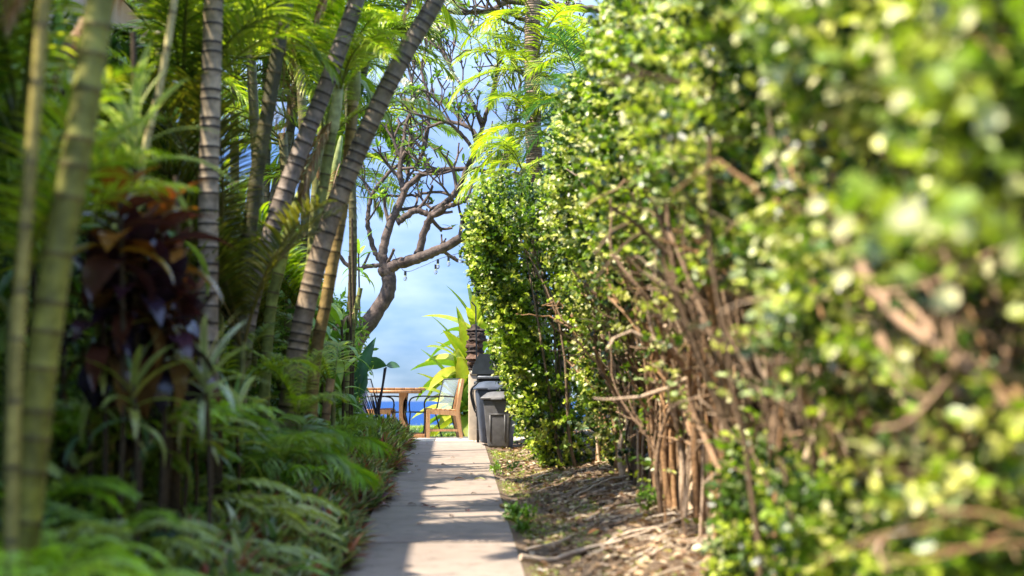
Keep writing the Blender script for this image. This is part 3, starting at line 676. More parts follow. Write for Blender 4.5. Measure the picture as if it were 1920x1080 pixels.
cane_palm([(560, 900), (590, 380), (620, 120), (640, -60)], 16.5, 0.05, 0.045, (0.18, 0.18, 0.05), (0.12, 0.1, 0.04), 'hidden tall cane whose bright fronds fill the top of the gap', gap=0.18, crown=6, kinds='y', els=(1, 2, 3, 4, 5), shaft=((0.25, 0.3, 0.1), 0.4))
# tall palms that roof the near part of the bed
for k, (x, y, h, lab) in enumerate([(-3.5, 7.0, 3.0, 'tall palm behind the dark purple shrub'), (-3.5, 11.5, 3.0, 'tall palm deep in the bed behind the olive cane')]):
    b = Vector((x, y, ground_z(x, y)))
    t = thing('palm_tree', lab, 'palm', b, 'palms of the left bed')
    tr, top, r = ringed_trunk('trunk', [b, b + Vector((0.08, 0.05, h * 0.5)), b + Vector((0.2, 0.1, h))], 0.07, 0.055, (0.18, 0.18, 0.06), GDK, 0.15, t, base=0.3)
    add_fronds(t, Vector(top) - b, 'dy', 10, (0.8, 1.0), (2, 3, 4, 5))

# fronds of low suckers at the foot of the clump
def sucker(px, py, Y, n, kinds, s, label, els=(0, 0, 1, 2)):
    q = P(px, py, Y); g = ground_z(q.x, Y); t = thing('palm_shoot', label, 'palm', (q.x, Y, g), 'leafy palm shoots under the canes')
    a = Acc(); tube(a, [(0, 0, -0.03), (0, 0, max(0.1, (q.z - g)))], [0.03, 0.02], 7, (0.14, 0.15, 0.04)); a.build('stem', M_CANE, t, smooth=True)
    add_fronds(t, (0, 0, max(0.08, q.z - g)), kinds, n, s, els); return t
sucker(440, 740, 11.8, 8, 'yd', (0.35, 0.55), 'upright palm shoot with olive fronds left of the grey trunk')
sucker(440, 560, 12.4, 9, 'k', (0.6, 0.9), 'tall dark palm shoot filling the space behind the pale trunk')
sucker(560, 780, 12.4, 8, 'y', (0.3, 0.42), 'bright green palm shoot at the foot of the leaning trunks')
sucker(625, 730, 15.0, 7, 'y', (0.4, 0.6), 'light green shoot right of the trunk bases')
sucker(500, 500, 14.2, 10, 'k', (0.7, 1.1), 'dark feathery palm shoot seen between pale trunk and leaning pair')
for (px, py, Y, lab) in ((455, 640, 11.0, 'tall upright olive shoot right of the pale trunk'), (500, 690, 14.4, 'tall upright shoot against the grey leaning trunk'), (415, 520, 11.6, 'steep olive fronds rising behind the pale trunk'), (585, 620, 15.0, 'upright green shoot behind the brown trunk'), (345, 250, 11.5, 'olive shoot left of the pale trunk top')):
    sucker(px, py, Y, 11, 'k' if px < 520 and px > 350 else 'yd', (0.55, 0.9) if Y == 11.0 else (0.7, 1.1), lab, els=(0, 0, 1))
sucker(20, 560, 6.8, 8, 'y', (0.5, 0.8), 'yellow green palm shoot behind the thin blurred cane')
sucker(40, 250, 7.2, 9, 'yd', (0.6, 0.9), 'tall yellow green shoot behind the blurred canes')

# ------------------------------------------------------------------ rosette plants (each leaf a piece)
def leaf_set(n, L, W, els, droops, prof, col, edge=None, fold=0.3, seg=7, name='leaf', jit=0.2, wob=0.25):
    out = []
    for k in range(n):
        a = Acc(); f = k / max(1, n - 1); e = els[0] + (els[1] - els[0]) * f; d = droops[0] + (droops[1] - droops[0]) * f
        c = np.array(col[k % len(col)]) * rnd.uniform(1 - jit, 1 + jit); ed = None if edge is None else np.array(edge[k % len(edge)])
        ribbons(a, [(0, 0, 0)], 0, e, L * rnd.uniform(0.85, 1.15), W * rnd.uniform(0.85, 1.15), d, seg=seg, prof=prof, fold=fold, roll=rnd.uniform(-wob, wob), col=c, edge=ed, side_bend=rnd.uniform(-0.4, 0.4))
        out.append(a.mesh(name))
    return out
STRAP = (0.55, 0.85, 1.0, 1.0, 0.85, 0.55, 0.06); LANCE = (0.25, 0.6, 0.95, 1.0, 0.85, 0.5, 0.03); BROAD = (0.12, 0.7, 1.0, 1.0, 0.8, 0.45, 0.02)
SETS = {
 'varieg': (leaf_set(8, 0.55, 0.05, (1.45, 0.2), (0.7, 1.9), STRAP, [(0.20, 0.30, 0.10), (0.15, 0.25, 0.09)], [(0.60, 0.62, 0.32), (0.66, 0.66, 0.42)]), M_STRAP),
 'cordy': (leaf_set(8, 0.6, 0.07, (1.4, 0.0), (0.6, 1.8), STRAP, [(0.09, 0.19, 0.09), (0.18, 0.26, 0.05), (0.26, 0.28, 0.05)], [(0.18, 0.28, 0.14), (0.38, 0.40, 0.12), (0.4, 0.38, 0.1)]), M_STRAP),
 'ti': (leaf_set(10, 0.42, 0.16, (1.3, -0.5), (0.5, 1.7), BROAD, [(0.05, 0.02, 0.03), (0.035, 0.02, 0.04), (0.10, 0.035, 0.02), (0.12, 0.065, 0.02), (0.03, 0.022, 0.04)]), M_DARKLEAF),
 'rust': (leaf_set(8, 0.5, 0.19, (1.0, -0.2), (0.7, 1.6), BROAD, [(0.28, 0.13, 0.025), (0.40, 0.27, 0.035), (0.09, 0.04, 0.03), (0.06, 0.03, 0.035)]), M_DARKLEAF),
 'ginger': (leaf_set(8, 0.5, 0.10, (1.2, -0.1), (0.6, 1.5), LANCE, [(0.18, 0.33, 0.03), (0.3, 0.43, 0.04), (0.12, 0.25, 0.04)]), M_STRAP),
 'crinum': (leaf_set(14, 1.0, 0.21, (1.35, -0.1), (0.3, 1.3), STRAP, [(0.22, 0.32, 0.03), (0.34, 0.40, 0.04), (0.12, 0.24, 0.03)], [(0.38, 0.40, 0.05), (0.5, 0.45, 0.07), (0.2, 0.3, 0.04)], wob=1.0), M_STRAP),
 'brom': (leaf_set(8, 0.34, 0.045, (1.3, 0.2), (0.6, 1.5), STRAP, [(0.10, 0.19, 0.02), (0.15, 0.24, 0.02), (0.07, 0.14, 0.03)]), M_STRAP),
 'bird': (leaf_set(4, 0.5, 0.17, (0.6, 0.0), (0.5, 0.7), BROAD, [(0.05, 0.13, 0.05), (0.04, 0.10, 0.05)]), M_STRAP),
}
def rosette(kind, loc, n, s, label, name, cat='plant', stem=0.0, group=None, layers=1, tilt=0.0, stemcol=(0.07, 0.05, 0.03), az=None):
    ms, mat = SETS[kind]; g = ground_z(loc[0], loc[1]) if loc[1] < 22.6 else PZ
    t = thing(name, label, cat, (loc[0], loc[1], g), group)
    top = loc[2] - g
    if top > 0.08:
        a = Acc(); tube(a, smooth_path([(0.03 * rnd.uniform(-1, 1), 0, -0.04), (0.03, 0.02, top * 0.5), (0, 0, top)], 6), [0.013 * s + 0.004] * 6, 6, stemcol); a.build('stem', M_TWIG, t, smooth=True)
    for j in range(n):
        f = j / n; k = min(len(ms) - 1, int(f * len(ms))); a_ = j * 2.39996 + rnd.uniform(-0.3, 0.3)
        if az is not None: a_ = rnd.uniform(*az)
        hz = top - stem * f
        if loc[0] < 0 and loc[1] < 22.5 and not frond_ok(ms[k], (loc[0], loc[1], g + hz), a_, s, 0.3):
            a_ += math.pi
            if not frond_ok(ms[k], (loc[0], loc[1], g + hz), a_, s, 0.3): continue
        link('leaf', ms[k], mat, t, (0, 0, max(0.01, hz)), a_, s * rnd.uniform(0.8, 1.15))
    return t
def rpx(kind, px, py, Y, n, s, label, name, **k):
    q = P(px, py, Y); return rosette(kind, (q.x, Y, q.z), n, s, label, name, **k)
rpx('varieg', 250, 250, 7.6, 18, 1.0, 'striped cream and green strap leaved plant above the rust coloured leaves', 'dracaena', stem=0.25)
rpx('varieg', 385, 710, 7.6, 16, 0.75, 'pale edged strap leaved plant standing alone in the middle of the bed', 'dracaena', stem=0.12)
rpx('cordy', 120, 150, 8.4, 20, 0.9, 'grey green cordyline crown behind the thick blurred cane', 'cordyline', stem=0.4)
rpx('cordy', 250, 60, 8.8, 20, 0.9, 'drooping cordyline crown at the top edge beside the straw cane', 'cordyline', stem=0.5)
rpx('cordy', 330, 330, 8.6, 18, 0.8, 'cordyline with arching blue green leaves left of the pale trunk', 'cordyline', stem=0.4)
rpx('cordy', 60, 420, 8.2, 18, 0.8, 'cordyline low behind the two blurred canes', 'cordyline', stem=0.3)
rpx('cordy', 190, 640, 7.4, 16, 0.65, 'yellow green cordyline under the dark purple shrub', 'cordyline', stem=0.25)
rpx('cordy', 300, 740, 7.6, 18, 0.6, 'green cordyline low between yellow cordyline and the lone pale edged plant', 'cordyline', stem=0.3)
rpx('cordy', 160, 720, 7.4, 18, 0.6, 'green cordyline low beside the thick blurred cane', 'cordyline', stem=0.3)
rpx('cordy', 360, 790, 8.6, 16, 0.6, 'cordyline tuft just above the pale fern mound', 'cordyline', stem=0.2)
rpx('cordy', 440, 770, 9.6, 18, 0.6, 'cordyline at the foot of the pale trunk', 'cordyline', stem=0.3)
rpx('cordy', 250, 720, 7.2, 14, 0.55, 'low cordyline with yellowish leaves above the ferns', 'cordyline', stem=0.2)
for k, (px, py, Y, n, s, kd, lab) in enumerate([
  (225, 370, 7.2, 18, 0.66, 'rust', 'shrub with big orange brown leaves under the striped plant'),
  (300, 405, 7.6, 18, 0.70, 'rust', 'shrub with broad rust and ochre leaves left of the pale trunk'),
  (250, 470, 7.4, 30, 0.76, 'ti', 'dark purple broad leaved shrub in the middle of the dark patch'),
  (312, 515, 7.8, 30, 0.71, 'ti', 'nearly black purple shrub against the foot of the pale trunk'),
  (300, 560, 7.5, 32, 0.71, 'ti', 'purple black shrub with violet sheen above the lone pale edged plant'),
  (190, 540, 7.3, 30, 0.71, 'ti', 'dark wine red shrub right of the thick blurred cane'),
  (255, 620, 7.6, 28, 0.66, 'ti', 'lowest dark purple shrub over the yellow green cordyline'),
  (345, 600, 8.2, 28, 0.66, 'ti', 'dark purple shrub right behind the pale trunk')]):
    rpx(kd, px, py, Y, n, s, lab, 'ti_plant', stem=0.35)
gl = ['bright green ginger plant', 'light green broad bladed ginger plant', 'glossy ginger plant', 'yellow green ginger plant']
for k, (px, py, Y, n, s, lab) in enumerate([
  (600, 560, 17.0, 16, 1.0, 'lit ginger plant just right of the leaning trunks at mid height'), (640, 600, 17.6, 16, 0.95, 'lit ginger plant below the bare tree trunk'),
  (600, 640, 16.6, 16, 0.9, 'green ginger plant right of the trunk bases'), (655, 480, 18.5, 14, 0.85, 'sunny leaf crown beside the fork of the bare tree'),
  (620, 500, 18.0, 16, 0.9, 'tall sunny ginger stem between trunks and bare tree'), (640, 690, 18.0, 16, 0.8, 'low ginger plant over the grass tufts'),
  (590, 700, 16.0, 16, 0.8, 'shaded ginger plant with a red bract at the trunk bases'), (660, 410, 19.5, 14, 0.9, 'highest sunny leaf crown against the bare branches'),
  (560, 440, 17.0, 14, 0.9, 'dark green leaf crown seen between the canes'), (610, 380, 18.8, 14, 0.9, 'leafy crown close right of the brown leaning trunk')]):
    rpx('ginger', px, py, Y, n, s, lab, 'ginger_plant', stem=0.5)
rpx('ginger', 672, 470, 23.4, 14, 0.7, 'upper sunny leaf crown touching the fork of the bare tree', 'ginger_plant', stem=0.4)
# big lily behind the pillar
for (px, py, Y, n, s, lab) in [(868, 750, 25.9, 26, 0.95, 'broad strap leaved lily with yellow tipped leaves low behind the wooden chair'), (876, 675, 26.2, 28, 1.0, 'tall yellow green strap leaved lily leaning out behind the rock pillar'), (892, 610, 26.6, 20, 0.9, 'topmost strap leaved lily above the rock pillar')]:
    rpx('crinum', px, py, Y, n, s, lab, 'spider_lily', stem=0.3, group='sunlit lilies behind the pillar')
# bird of paradise with dry stalks beside the table
q = P(704, 815, 22.9); bop = thing('bird_of_paradise', 'bundle of dark dry stalks with one broad drooping leaf on top, left of the table', 'plant', (q.x, 22.9, PZ))
for k in range(15):
    u = rnd.uniform(-0.12, 0.14); hh = rnd.uniform(0.45, 0.8)
    a = Acc(); tube(a, smooth_path([(u * 0.6 + 0.02, rnd.uniform(-0.08, 0.08), 0), (u * 0.7 - 0.02, 0, hh * 0.5), (u - 0.12, rnd.uniform(-0.1, 0.1), hh)], 6), [0.011, 0.011, 0.01, 0.009, 0.007, 0.005], 5, rnd.choice([(0.03, 0.025, 0.03), (0.14, 0.09, 0.07), (0.05, 0.04, 0.05)])); a.build('stalk', M_TWIG, bop, smooth=True)
for pp in ([(700, 815), (706, 770), (716, 730), (721, 690)], [(712, 815), (710, 775), (716, 735), (724, 688)]):
    a = Acc(); tube(a, [np.array(v) - np.array(bop.location) for v in smooth_path([P(x, y, 22.9) for x, y in pp], 9)], [0.018] * 5 + [0.015, 0.014, 0.013, 0.012], 6, (0.035, 0.03, 0.035)); a.build('stalk', M_TWIG, bop, smooth=True)
a = Acc(); q2 = np.array(P(724, 686, 22.9)) - np.array(bop.location)
ribbons(a, [q2, q2], [math.pi * 1.02, -0.05], [0.3, 0.15], [0.46, 0.21], [0.20, 0.12], [0.75, 0.5], seg=9, prof=BROAD, fold=0.35, roll=[1.15, 1.0], col=(0.045, 0.12, 0.055)); a.build('leaf', M_STRAP, bop)
# big upright leaf seen against the sky
q = P(672, 700, 21.2); ht = thing('heliconia', 'broad dark green paddle leaves standing against the sky left of the patio', 'plant', (q.x, 21.2, gz(21.2)))
for (x0, y0, x1, y1, w) in ((668, 780, 682, 645, 0.17), (664, 790, 672, 690, 0.24), (660, 790, 640, 640, 0.26), (660, 790, 652, 705, 0.2)):
    a = Acc(); A0 = np.array(P(x0, y0, 21.2)) - np.array(ht.location); A1 = np.array(P(x1, y1, 21.2)) - np.array(ht.location); d = A1 - A0; L = np.linalg.norm(d)
    tube(a, [(A0[0], 0, -0.02), A0 + d * 0.1, A0 + d * 0.45], 0.012, 6, (0.12, 0.2, 0.05)); a.build('stalk', M_TWIG, ht, smooth=True)
    a = Acc(); ribbons(a, [A0 + d * 0.4], math.atan2(0.05, d[0]), math.atan2(d[2], abs(d[0])), L * 0.75, w, 0.5, seg=10, prof=BROAD, fold=0.3, roll=1.2, col=(0.04, 0.12, 0.055)); a.build('leaf', M_STRAP, ht)

# ------------------------------------------------------------------ ferns, tufts and ground cover of the left bed
FERN = [frond_mesh('frond', 0.75, e, d, pairs=30, ll=0.11, lw=0.024, vee=0.1, hang=0.5, cols=c, rach=(0.12, 0.12, 0.05), petiole=0.1, seg=2)
        for e, d, c in ((1.2, 1.6, DG), (0.9, 1.5, ((0.24, 0.38, 0.045), (0.17, 0.30, 0.045))), (0.6, 1.2, ((0.31, 0.38, 0.13), (0.40, 0.45, 0.19))), (0.35, 0.9, ((0.42, 0.46, 0.18), (0.50, 0.52, 0.25))), (1.0, 1.9, ((0.30, 0.48, 0.03), (0.42, 0.58, 0.04))))]
def fern(px, py, Y, n, s, which, label, name='fern'):
    q = P(px, py, Y); g = ground_z(q.x, Y); t = thing(name, label, 'fern', (q.x, Y, g), 'ferns in the left bed')
    hh = max(0.04, q.z - g - 0.30 * s)
    a = Acc(); tube(a, [(0, 0, -0.05), (0, 0, hh)], [0.06, 0.045], 8, (0.05, 0.035, 0.02)); a.build('stem', M_TWIG, t, smooth=True)
    for j in range(n):
        a_ = j * 2.4 + rnd.uniform(-0.3, 0.3); link('frond', FERN[rnd.choice(which)], M_FROND, t, (0.02 * math.cos(a_), 0.02 * math.sin(a_), hh), a_, s * rnd.uniform(0.75, 1.15))
    return t
ferns = [(130, 760, 7.6, 14, 0.7, (1, 4), 'bright fine fern close right of the thick blurred cane'),
 (235, 745, 7.9, 14, 0.7, (1, 4), 'bright fine fern between the cordylines and the lower ferns'),
 (325, 740, 8.4, 14, 0.7, (1, 2), 'green fern just under the purple shrubs'),
 (405, 745, 9.2, 13, 0.65, (1, 4), 'green fern left of the palm shoots'),
 (440, 880, 9.6, 16, 1.0, (2, 3), 'pale grey green fern mound left of the drooping fan of leaflets'),
 (340, 850, 9.2, 16, 1.0, (2, 3), 'pale fern mound with a feathery crest in the middle of the lower bed'),
 (470, 945, 9.3, 15, 0.8, (2, 3, 4), 'greyish fern with yellowish tips beside the oyster plants'),
 (250, 830, 8.6, 15, 0.9, (1, 0), 'fine mid green fern right of the thick blurred cane'),
 (165, 775, 8.2, 14, 0.9, (1, 0), 'mid green fern touching the thick blurred cane'),
 (330, 770, 9.6, 14, 0.9, (1, 0), 'green fern under the lone pale edged plant'),
 (390, 985, 8.0, 17, 0.75, (2, 3), 'pale fern at the bottom of the bed'),
 (250, 960, 7.4, 16, 0.75, (3, 2), 'pale fern with the longest frond pointing to the lower right'),
 (440, 1040, 8.0, 15, 0.75, (2, 1), 'fern at the bottom edge beside the path border plants'),
 (95, 990, 5.6, 15, 0.7, (4,), 'vivid lime fern, blurred, in the lower corner'),
 (175, 1070, 5.2, 14, 0.65, (4,), 'bright lime fern nearest the bottom edge'),
 (15, 1040, 4.8, 13, 0.7, (4,), 'yellow lime fern in the extreme corner'),
 (215, 930, 6.4, 14, 0.65, (1, 2), 'green fern above the vivid lime fern'),
 (40, 890, 6.8, 14, 0.75, (1, 4), 'green fern at the foot of the blurred canes'),
 (320, 1060, 6.6, 14, 0.65, (1, 2), 'grey green fern between lime fern and bottom edge'),
 (400, 800, 10.4, 14, 0.8, (0, 1), 'shaded fern below the pale trunk'),
 (300, 700, 9.9, 14, 0.9, (0, 1), 'dark fern deep under the purple shrubs'),
 (200, 700, 8.9, 13, 0.8, (0, 1), 'dark fern under the wine red shrub')]
for f in ferns: fern(*f)
# short palm seedlings with wide feather leaves
SEED = [frond_mesh('frond', 0.6, e, d, pairs=17, ll=0.34, lw=0.024, vee=0.0, hang=0.7, cols=c, rach=(0.1, 0.12, 0.03), petiole=0.3, seg=4) for e, d, c in ((1.2, 1.4, ((0.18, 0.28, 0.05), (0.24, 0.34, 0.07))), (0.9, 1.7, ((0.16, 0.27, 0.08), (0.22, 0.34, 0.12))), (0.5, 1.4, ((0.22, 0.38, 0.04), (0.32, 0.46, 0.05))))]
for (px, py, Y, n, s, wh, lab) in ((520, 850, 10.6, 9, 0.85, (0, 1), 'palm seedling whose fan of leaflets droops toward the path'), (470, 800, 11.2, 9, 0.85, (0, 1), 'blue green palm seedling left of the drooping fan'),
      (600, 850, 12.0, 9, 0.8, (2,), 'bright green palm seedling beside the oyster plants'), (640, 800, 13.4, 9, 0.75, (2, 0), 'light green palm seedling near the grass tufts'), (560, 800, 12.4, 9, 0.8, (2, 1), 'green palm seedling at the foot of the brown trunk')):
    q = P(px, py, Y); t = thing('palm_seedling', lab, 'palm seedling', (q.x, Y, ground_z(q.x, Y)), 'palm seedlings along the bed')
    a = Acc(); hh = max(0.12, q.z - ground_z(q.x, Y) - 0.15); tube(a, [(0, 0, -0.03), (0, 0, hh)], 0.018, 6, (0.14, 0.14, 0.05)); a.build('stem', M_CANE, t)
    for j in range(n):
        link('frond', SEED[rnd.choice(wh)], M_FROND, t, (0, 0, hh), -0.9 + j * 2.4 + rnd.uniform(-0.3, 0.3), s * rnd.uniform(0.8, 1.1))
def tuft(x, y, n, h, cols, label):
    a = Acc(); p0 = np.stack([rng.normal(0, 0.05, n), rng.normal(0, 0.05, n), np.zeros(n)], -1)
    ribbons(a, p0, rng.uniform(0, 6.28, n), rng.uniform(0.8, 1.5, n), h * rng.uniform(0.6, 1.2, n), 0.011, rng.uniform(0.4, 1.9, n), seg=5, prof=(0.8, 1, 0.8, 0.1), fold=0.3, col=mixcol(n, cols, [1] * len(cols)))
    t = thing('grass_tuft', label, 'grass tuft', (x, y, ground_z(x, y)), 'long bladed grass tufts beside the path'); o = a.build('blades', M_STRAP, t); o['kind'] = 'stuff'; return t
tl = 'long bladed green grass tuft in the row beside the left path edge'
for k in range(26):
    y = 15.8 + 6.3 * k / 26 + rnd.uniform(-0.15, 0.15); x = -0.98 - rnd.uniform(0, 0.55)
    tuft(x, y, 130, 0.44 + rnd.uniform(-0.05, 0.07), ((0.24, 0.40, 0.03), (0.36, 0.48, 0.06), (0.14, 0.26, 0.03)), tl)
# ground cover: spear leaved rosettes, green above and wine red beneath
def oyster():
    a = Acc(); N = 1500; Y = 4.6 + rng.uniform(0, 1, N) ** 0.8 * 17.8; wd = np.where(Y < 14, 0.62, 0.42)
    edge = -0.66 - 0.05 * np.sin(Y * 1.7) - 0.06 * (Y < 13) * np.abs(np.sin(Y * 0.9))
    X = edge - 0.02 - rng.uniform(0, 1, N) * wd; H = np.vectorize(uneven)(X, Y) + rng.uniform(0.0, 0.20, N) * np.clip((edge - X) / 0.2, 0, 1) + 0.01
    per = 11; j = np.tile(np.arange(per), N); n = N * per
    base = np.repeat(np.stack([X, Y, H], -1), per, 0) + rng.normal(0, 0.012, (n, 3)); base[:, 2] += 0.01
    az = j * 2.4 + np.repeat(rng.uniform(0, 6.28, N), per) + rng.normal(0, 0.2, n); el = 1.35 - j / per * 1.25 + rng.normal(0, 0.15, n)
    red = np.repeat(rng.uniform(0, 1, N) < 0.6, per); far_ = np.repeat(Y > 15, per)
    cg = mixcol(n, ((0.12, 0.19, 0.08), (0.28, 0.33, 0.15), (0.45, 0.47, 0.28), (0.28, 0.31, 0.08)), (3, 3, 1, 2)); crd = mixcol(n, ((0.30, 0.08, 0.06), (0.42, 0.17, 0.11), (0.14, 0.05, 0.07), (0.5, 0.32, 0.2)), (3, 2, 2, 1))
    lowr = (j > per * 0.35) | (rng.uniform(0, 1, n) < 0.2); c = np.where((red & lowr)[:, None], crd, np.where(far_[:, None], cg * np.array([0.8, 0.85, 0.4]), cg))
    ribbons(a, base, az, el, 0.19 * rng.uniform(0.7, 1.25, n), 0.050, rng.uniform(0.1, 0.9, n), seg=3, prof=(0.7, 1, 0.7, 0.03), fold=0.35, col=c)
    return tag(a.build('oyster_plants', M_STRAP), 'low purple backed spear leaved ground cover spilling over the left path edge', 'ground cover', kind='stuff')
oyster()
# small understorey that fills the soil
def under():
    a = Acc(); n = 4200; Y = rng.uniform(3.2, 22, n); X = -1.2 - rng.uniform(0, 1, n) * 2.6; Z = np.vectorize(uneven)(X, Y) + rng.uniform(0.02, 0.5, n) * np.clip((-1.1 - X), 0.1, 1)
    sprigs(a, np.stack([X, Y, Z], -1), np.tile([0.1, -0.1, 0.9], (n, 1)), leaf=0.11, wid=0.55, per=11, length=0.22, cols=DG + ((0.09, 0.17, 0.02), (0.04, 0.09, 0.03)), w=(3, 3, 2, 2, 2), spread=1.2)
    return tag(a.build('undergrowth', M_SHADE), 'mixed small leaves covering the soil under the palms', 'undergrowth', kind='stuff')
under()

# shrubs in the depth of the bed
def shrub(x, y, zc, rx, ry, rz, n, leaf, wid, cols, w, label, name='shrub', mat=M_SHADE, per=8, spread=1.0, cat='shrub', group='shrubs at the back of the bed'):
    g = ground_z(x, y) if y < 22.6 else PZ - 0.03; t = thing(name, label, cat, (x, y, g), group)
    for k in range(4):
        a = Acc(); tx_, ty_ = rnd.uniform(-0.6, 0.6) * rx, rnd.uniform(-0.6, 0.6) * ry
        tube(a, smooth_path([(0.05 * k - 0.1, 0, -0.05), (tx_ * 0.4, ty_ * 0.4, (zc - g) * 0.5), (tx_, ty_, zc - g + rz * 0.4)], 7), [0.03, 0.027, 0.024, 0.02, 0.016, 0.012, 0.008], 6, (0.14, 0.1, 0.06)); a.build('stem', M_TWIG, t, smooth=True)
    a = Acc(); d = unit(rng.normal(0, 1, (n, 3))); r = rng.uniform(0.25, 1, n) ** 0.45
    lump = 1 + 0.18 * np.sin(d[:, 0] * 5 + x * 3) * np.cos(d[:, 2] * 6 + y) + rng.normal(0, 0.06, n)
    c = d * r[:, None] * lump[:, None] * np.array([rx, ry, rz]) + np.array([0, 0, zc - g]); k = c[:, 2] > 0.03
    if x < 0 and y < 22.6: k &= np.array([not shades((x + q[0], y + q[1], g + q[2])) for q in c])
    sprigs(a, c[k], d[k] + np.array([0, 0, 0.4]), leaf=leaf * 1.12, wid=wid, per=per, length=leaf * 2.4, cols=cols, w=w, spread=spread)
    o = a.build('foliage', mat, t); o['kind'] = 'stuff'; return t
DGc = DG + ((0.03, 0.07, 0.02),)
bk = [(-3.2, 3.4), (-3.3, 5.6), (-3.4, 7.8), (-3.3, 10.0), (-3.3, 12.2), (-3.2, 14.4), (-3.1, 16.6), (-3.0, 18.8)]
names = ['beside the camera', 'behind the blurred canes', 'behind the cordyline crowns', 'behind the pale trunk', 'behind the olive cane', 'behind the grey leaning trunk', 'behind the sunny ginger plants', 'nearest the bare tree']
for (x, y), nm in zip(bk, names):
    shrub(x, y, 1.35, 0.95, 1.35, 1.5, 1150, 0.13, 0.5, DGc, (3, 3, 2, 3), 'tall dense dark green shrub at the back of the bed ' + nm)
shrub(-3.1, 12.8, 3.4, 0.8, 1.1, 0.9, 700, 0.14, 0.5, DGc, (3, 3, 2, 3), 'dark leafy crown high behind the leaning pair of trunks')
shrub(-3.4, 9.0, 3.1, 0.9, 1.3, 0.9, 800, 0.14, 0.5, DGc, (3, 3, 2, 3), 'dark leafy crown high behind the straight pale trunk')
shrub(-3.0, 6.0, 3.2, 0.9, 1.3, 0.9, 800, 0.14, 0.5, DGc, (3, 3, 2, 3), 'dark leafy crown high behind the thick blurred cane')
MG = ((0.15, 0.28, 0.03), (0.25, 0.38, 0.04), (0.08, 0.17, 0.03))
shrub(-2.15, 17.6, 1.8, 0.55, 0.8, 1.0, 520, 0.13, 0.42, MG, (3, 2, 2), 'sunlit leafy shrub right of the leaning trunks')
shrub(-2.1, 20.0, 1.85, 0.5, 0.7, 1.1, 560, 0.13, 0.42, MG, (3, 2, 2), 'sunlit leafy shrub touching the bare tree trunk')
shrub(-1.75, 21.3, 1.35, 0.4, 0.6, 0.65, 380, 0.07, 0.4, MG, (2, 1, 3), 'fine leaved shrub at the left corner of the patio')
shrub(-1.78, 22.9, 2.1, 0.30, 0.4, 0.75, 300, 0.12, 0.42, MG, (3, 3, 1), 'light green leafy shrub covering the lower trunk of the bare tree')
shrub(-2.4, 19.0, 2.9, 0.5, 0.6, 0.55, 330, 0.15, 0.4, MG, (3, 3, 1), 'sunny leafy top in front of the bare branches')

for k, y in enumerate((3.0, 6.0, 9.0, 12.0, 15.0)):
    shrub(3.9, y, 2.2, 0.9, 1.8, 2.1, 800, 0.20, 0.6, DGc, (3, 3, 2, 3), ('dark shrub behind the hedge beside the camera', 'second dark shrub behind the near hedge', 'dark shrub behind the middle of the near hedge', 'dark shrub behind the stemmy part of the hedge', 'dark shrub behind the far end of the near hedge')[k], group='shrubs hidden behind the hedge')
for (px_, py_, Y_, n_, lab) in ((270, 130, 27.0, 20, 'far palm crown seen left of the straight pale trunk'), (350, 40, 28.0, 20, 'far palm crown at the top behind the straight pale trunk'), (440, 150, 29.0, 22, 'far dark palm crown between pale trunk and olive cane'),
        (500, 30, 30.0, 22, 'far palm crown at the top edge right of the olive cane'), (545, 190, 31.0, 22, 'far palm crown between the grey leaning trunk and the olive cane'), (590, 60, 30.0, 22, 'far palm crown high between the two leaning trunks'), (640, 240, 31.0, 20, 'far palm crown below the brown leaning trunk'), (620, 330, 29.5, 18, 'lower far palm crown behind the brown leaning trunk'), (700, 60, 31.0, 18, 'far palm crown right behind the top of the brown trunk')):
    q = P(px_, py_, Y_); b = Vector((q.x - (2.2 if px_ > 580 else 0.3), Y_, PZ - 0.05)); t = thing('palm_tree', lab, 'palm', b, 'palms beyond the patio')
    ringed_trunk('trunk', [b, b + (q - b) * 0.5 + Vector((0.15, 0, 0)), q], 0.10, 0.08, (0.12, 0.10, 0.07), DK, 0.2, t)
    for j in range(n_): k = rnd.choice((0, 1, 2, 3, 4, 5, 5)); link('frond', FR[rnd.choice('yd'), k], M_FROND, t, q - b, j * 2.4 + rnd.uniform(-0.4, 0.4), rnd.uniform(1.2, 1.7))
for (px_, py_, Y_, n_, lab) in ((470, 90, 15.5, 16, 'dark feather palm crown filling the top behind the olive cane'), (560, 60, 17.5, 16, 'green feather palm crown high behind the leaning pair'), (300, 60, 12.5, 15, 'dark palm crown behind the straw coloured cane'), (530, 250, 17.0, 14, 'dark green palm crown lower behind the leaning pair'), (650, 120, 20.0, 14, 'sunny feather palm crown at the left edge of the sky gap')):
    q = P(px_, py_, Y_); b = Vector((q.x, Y_, ground_z(q.x, Y_))); t = thing('palm_tree', lab, 'palm', b, 'palms of the left bed')
    ringed_trunk('trunk', [b, b + (q - b) * 0.5 + Vector((0.1, 0, 0)), q], 0.06, 0.05, (0.10, 0.09, 0.03), GDK, 0.15, t, base=0.3)
    add_fronds(t, q - b, 'dy' if py_ > 70 else 'ddy', n_, (0.75, 1.05), (0, 1, 2, 3, 4, 5))
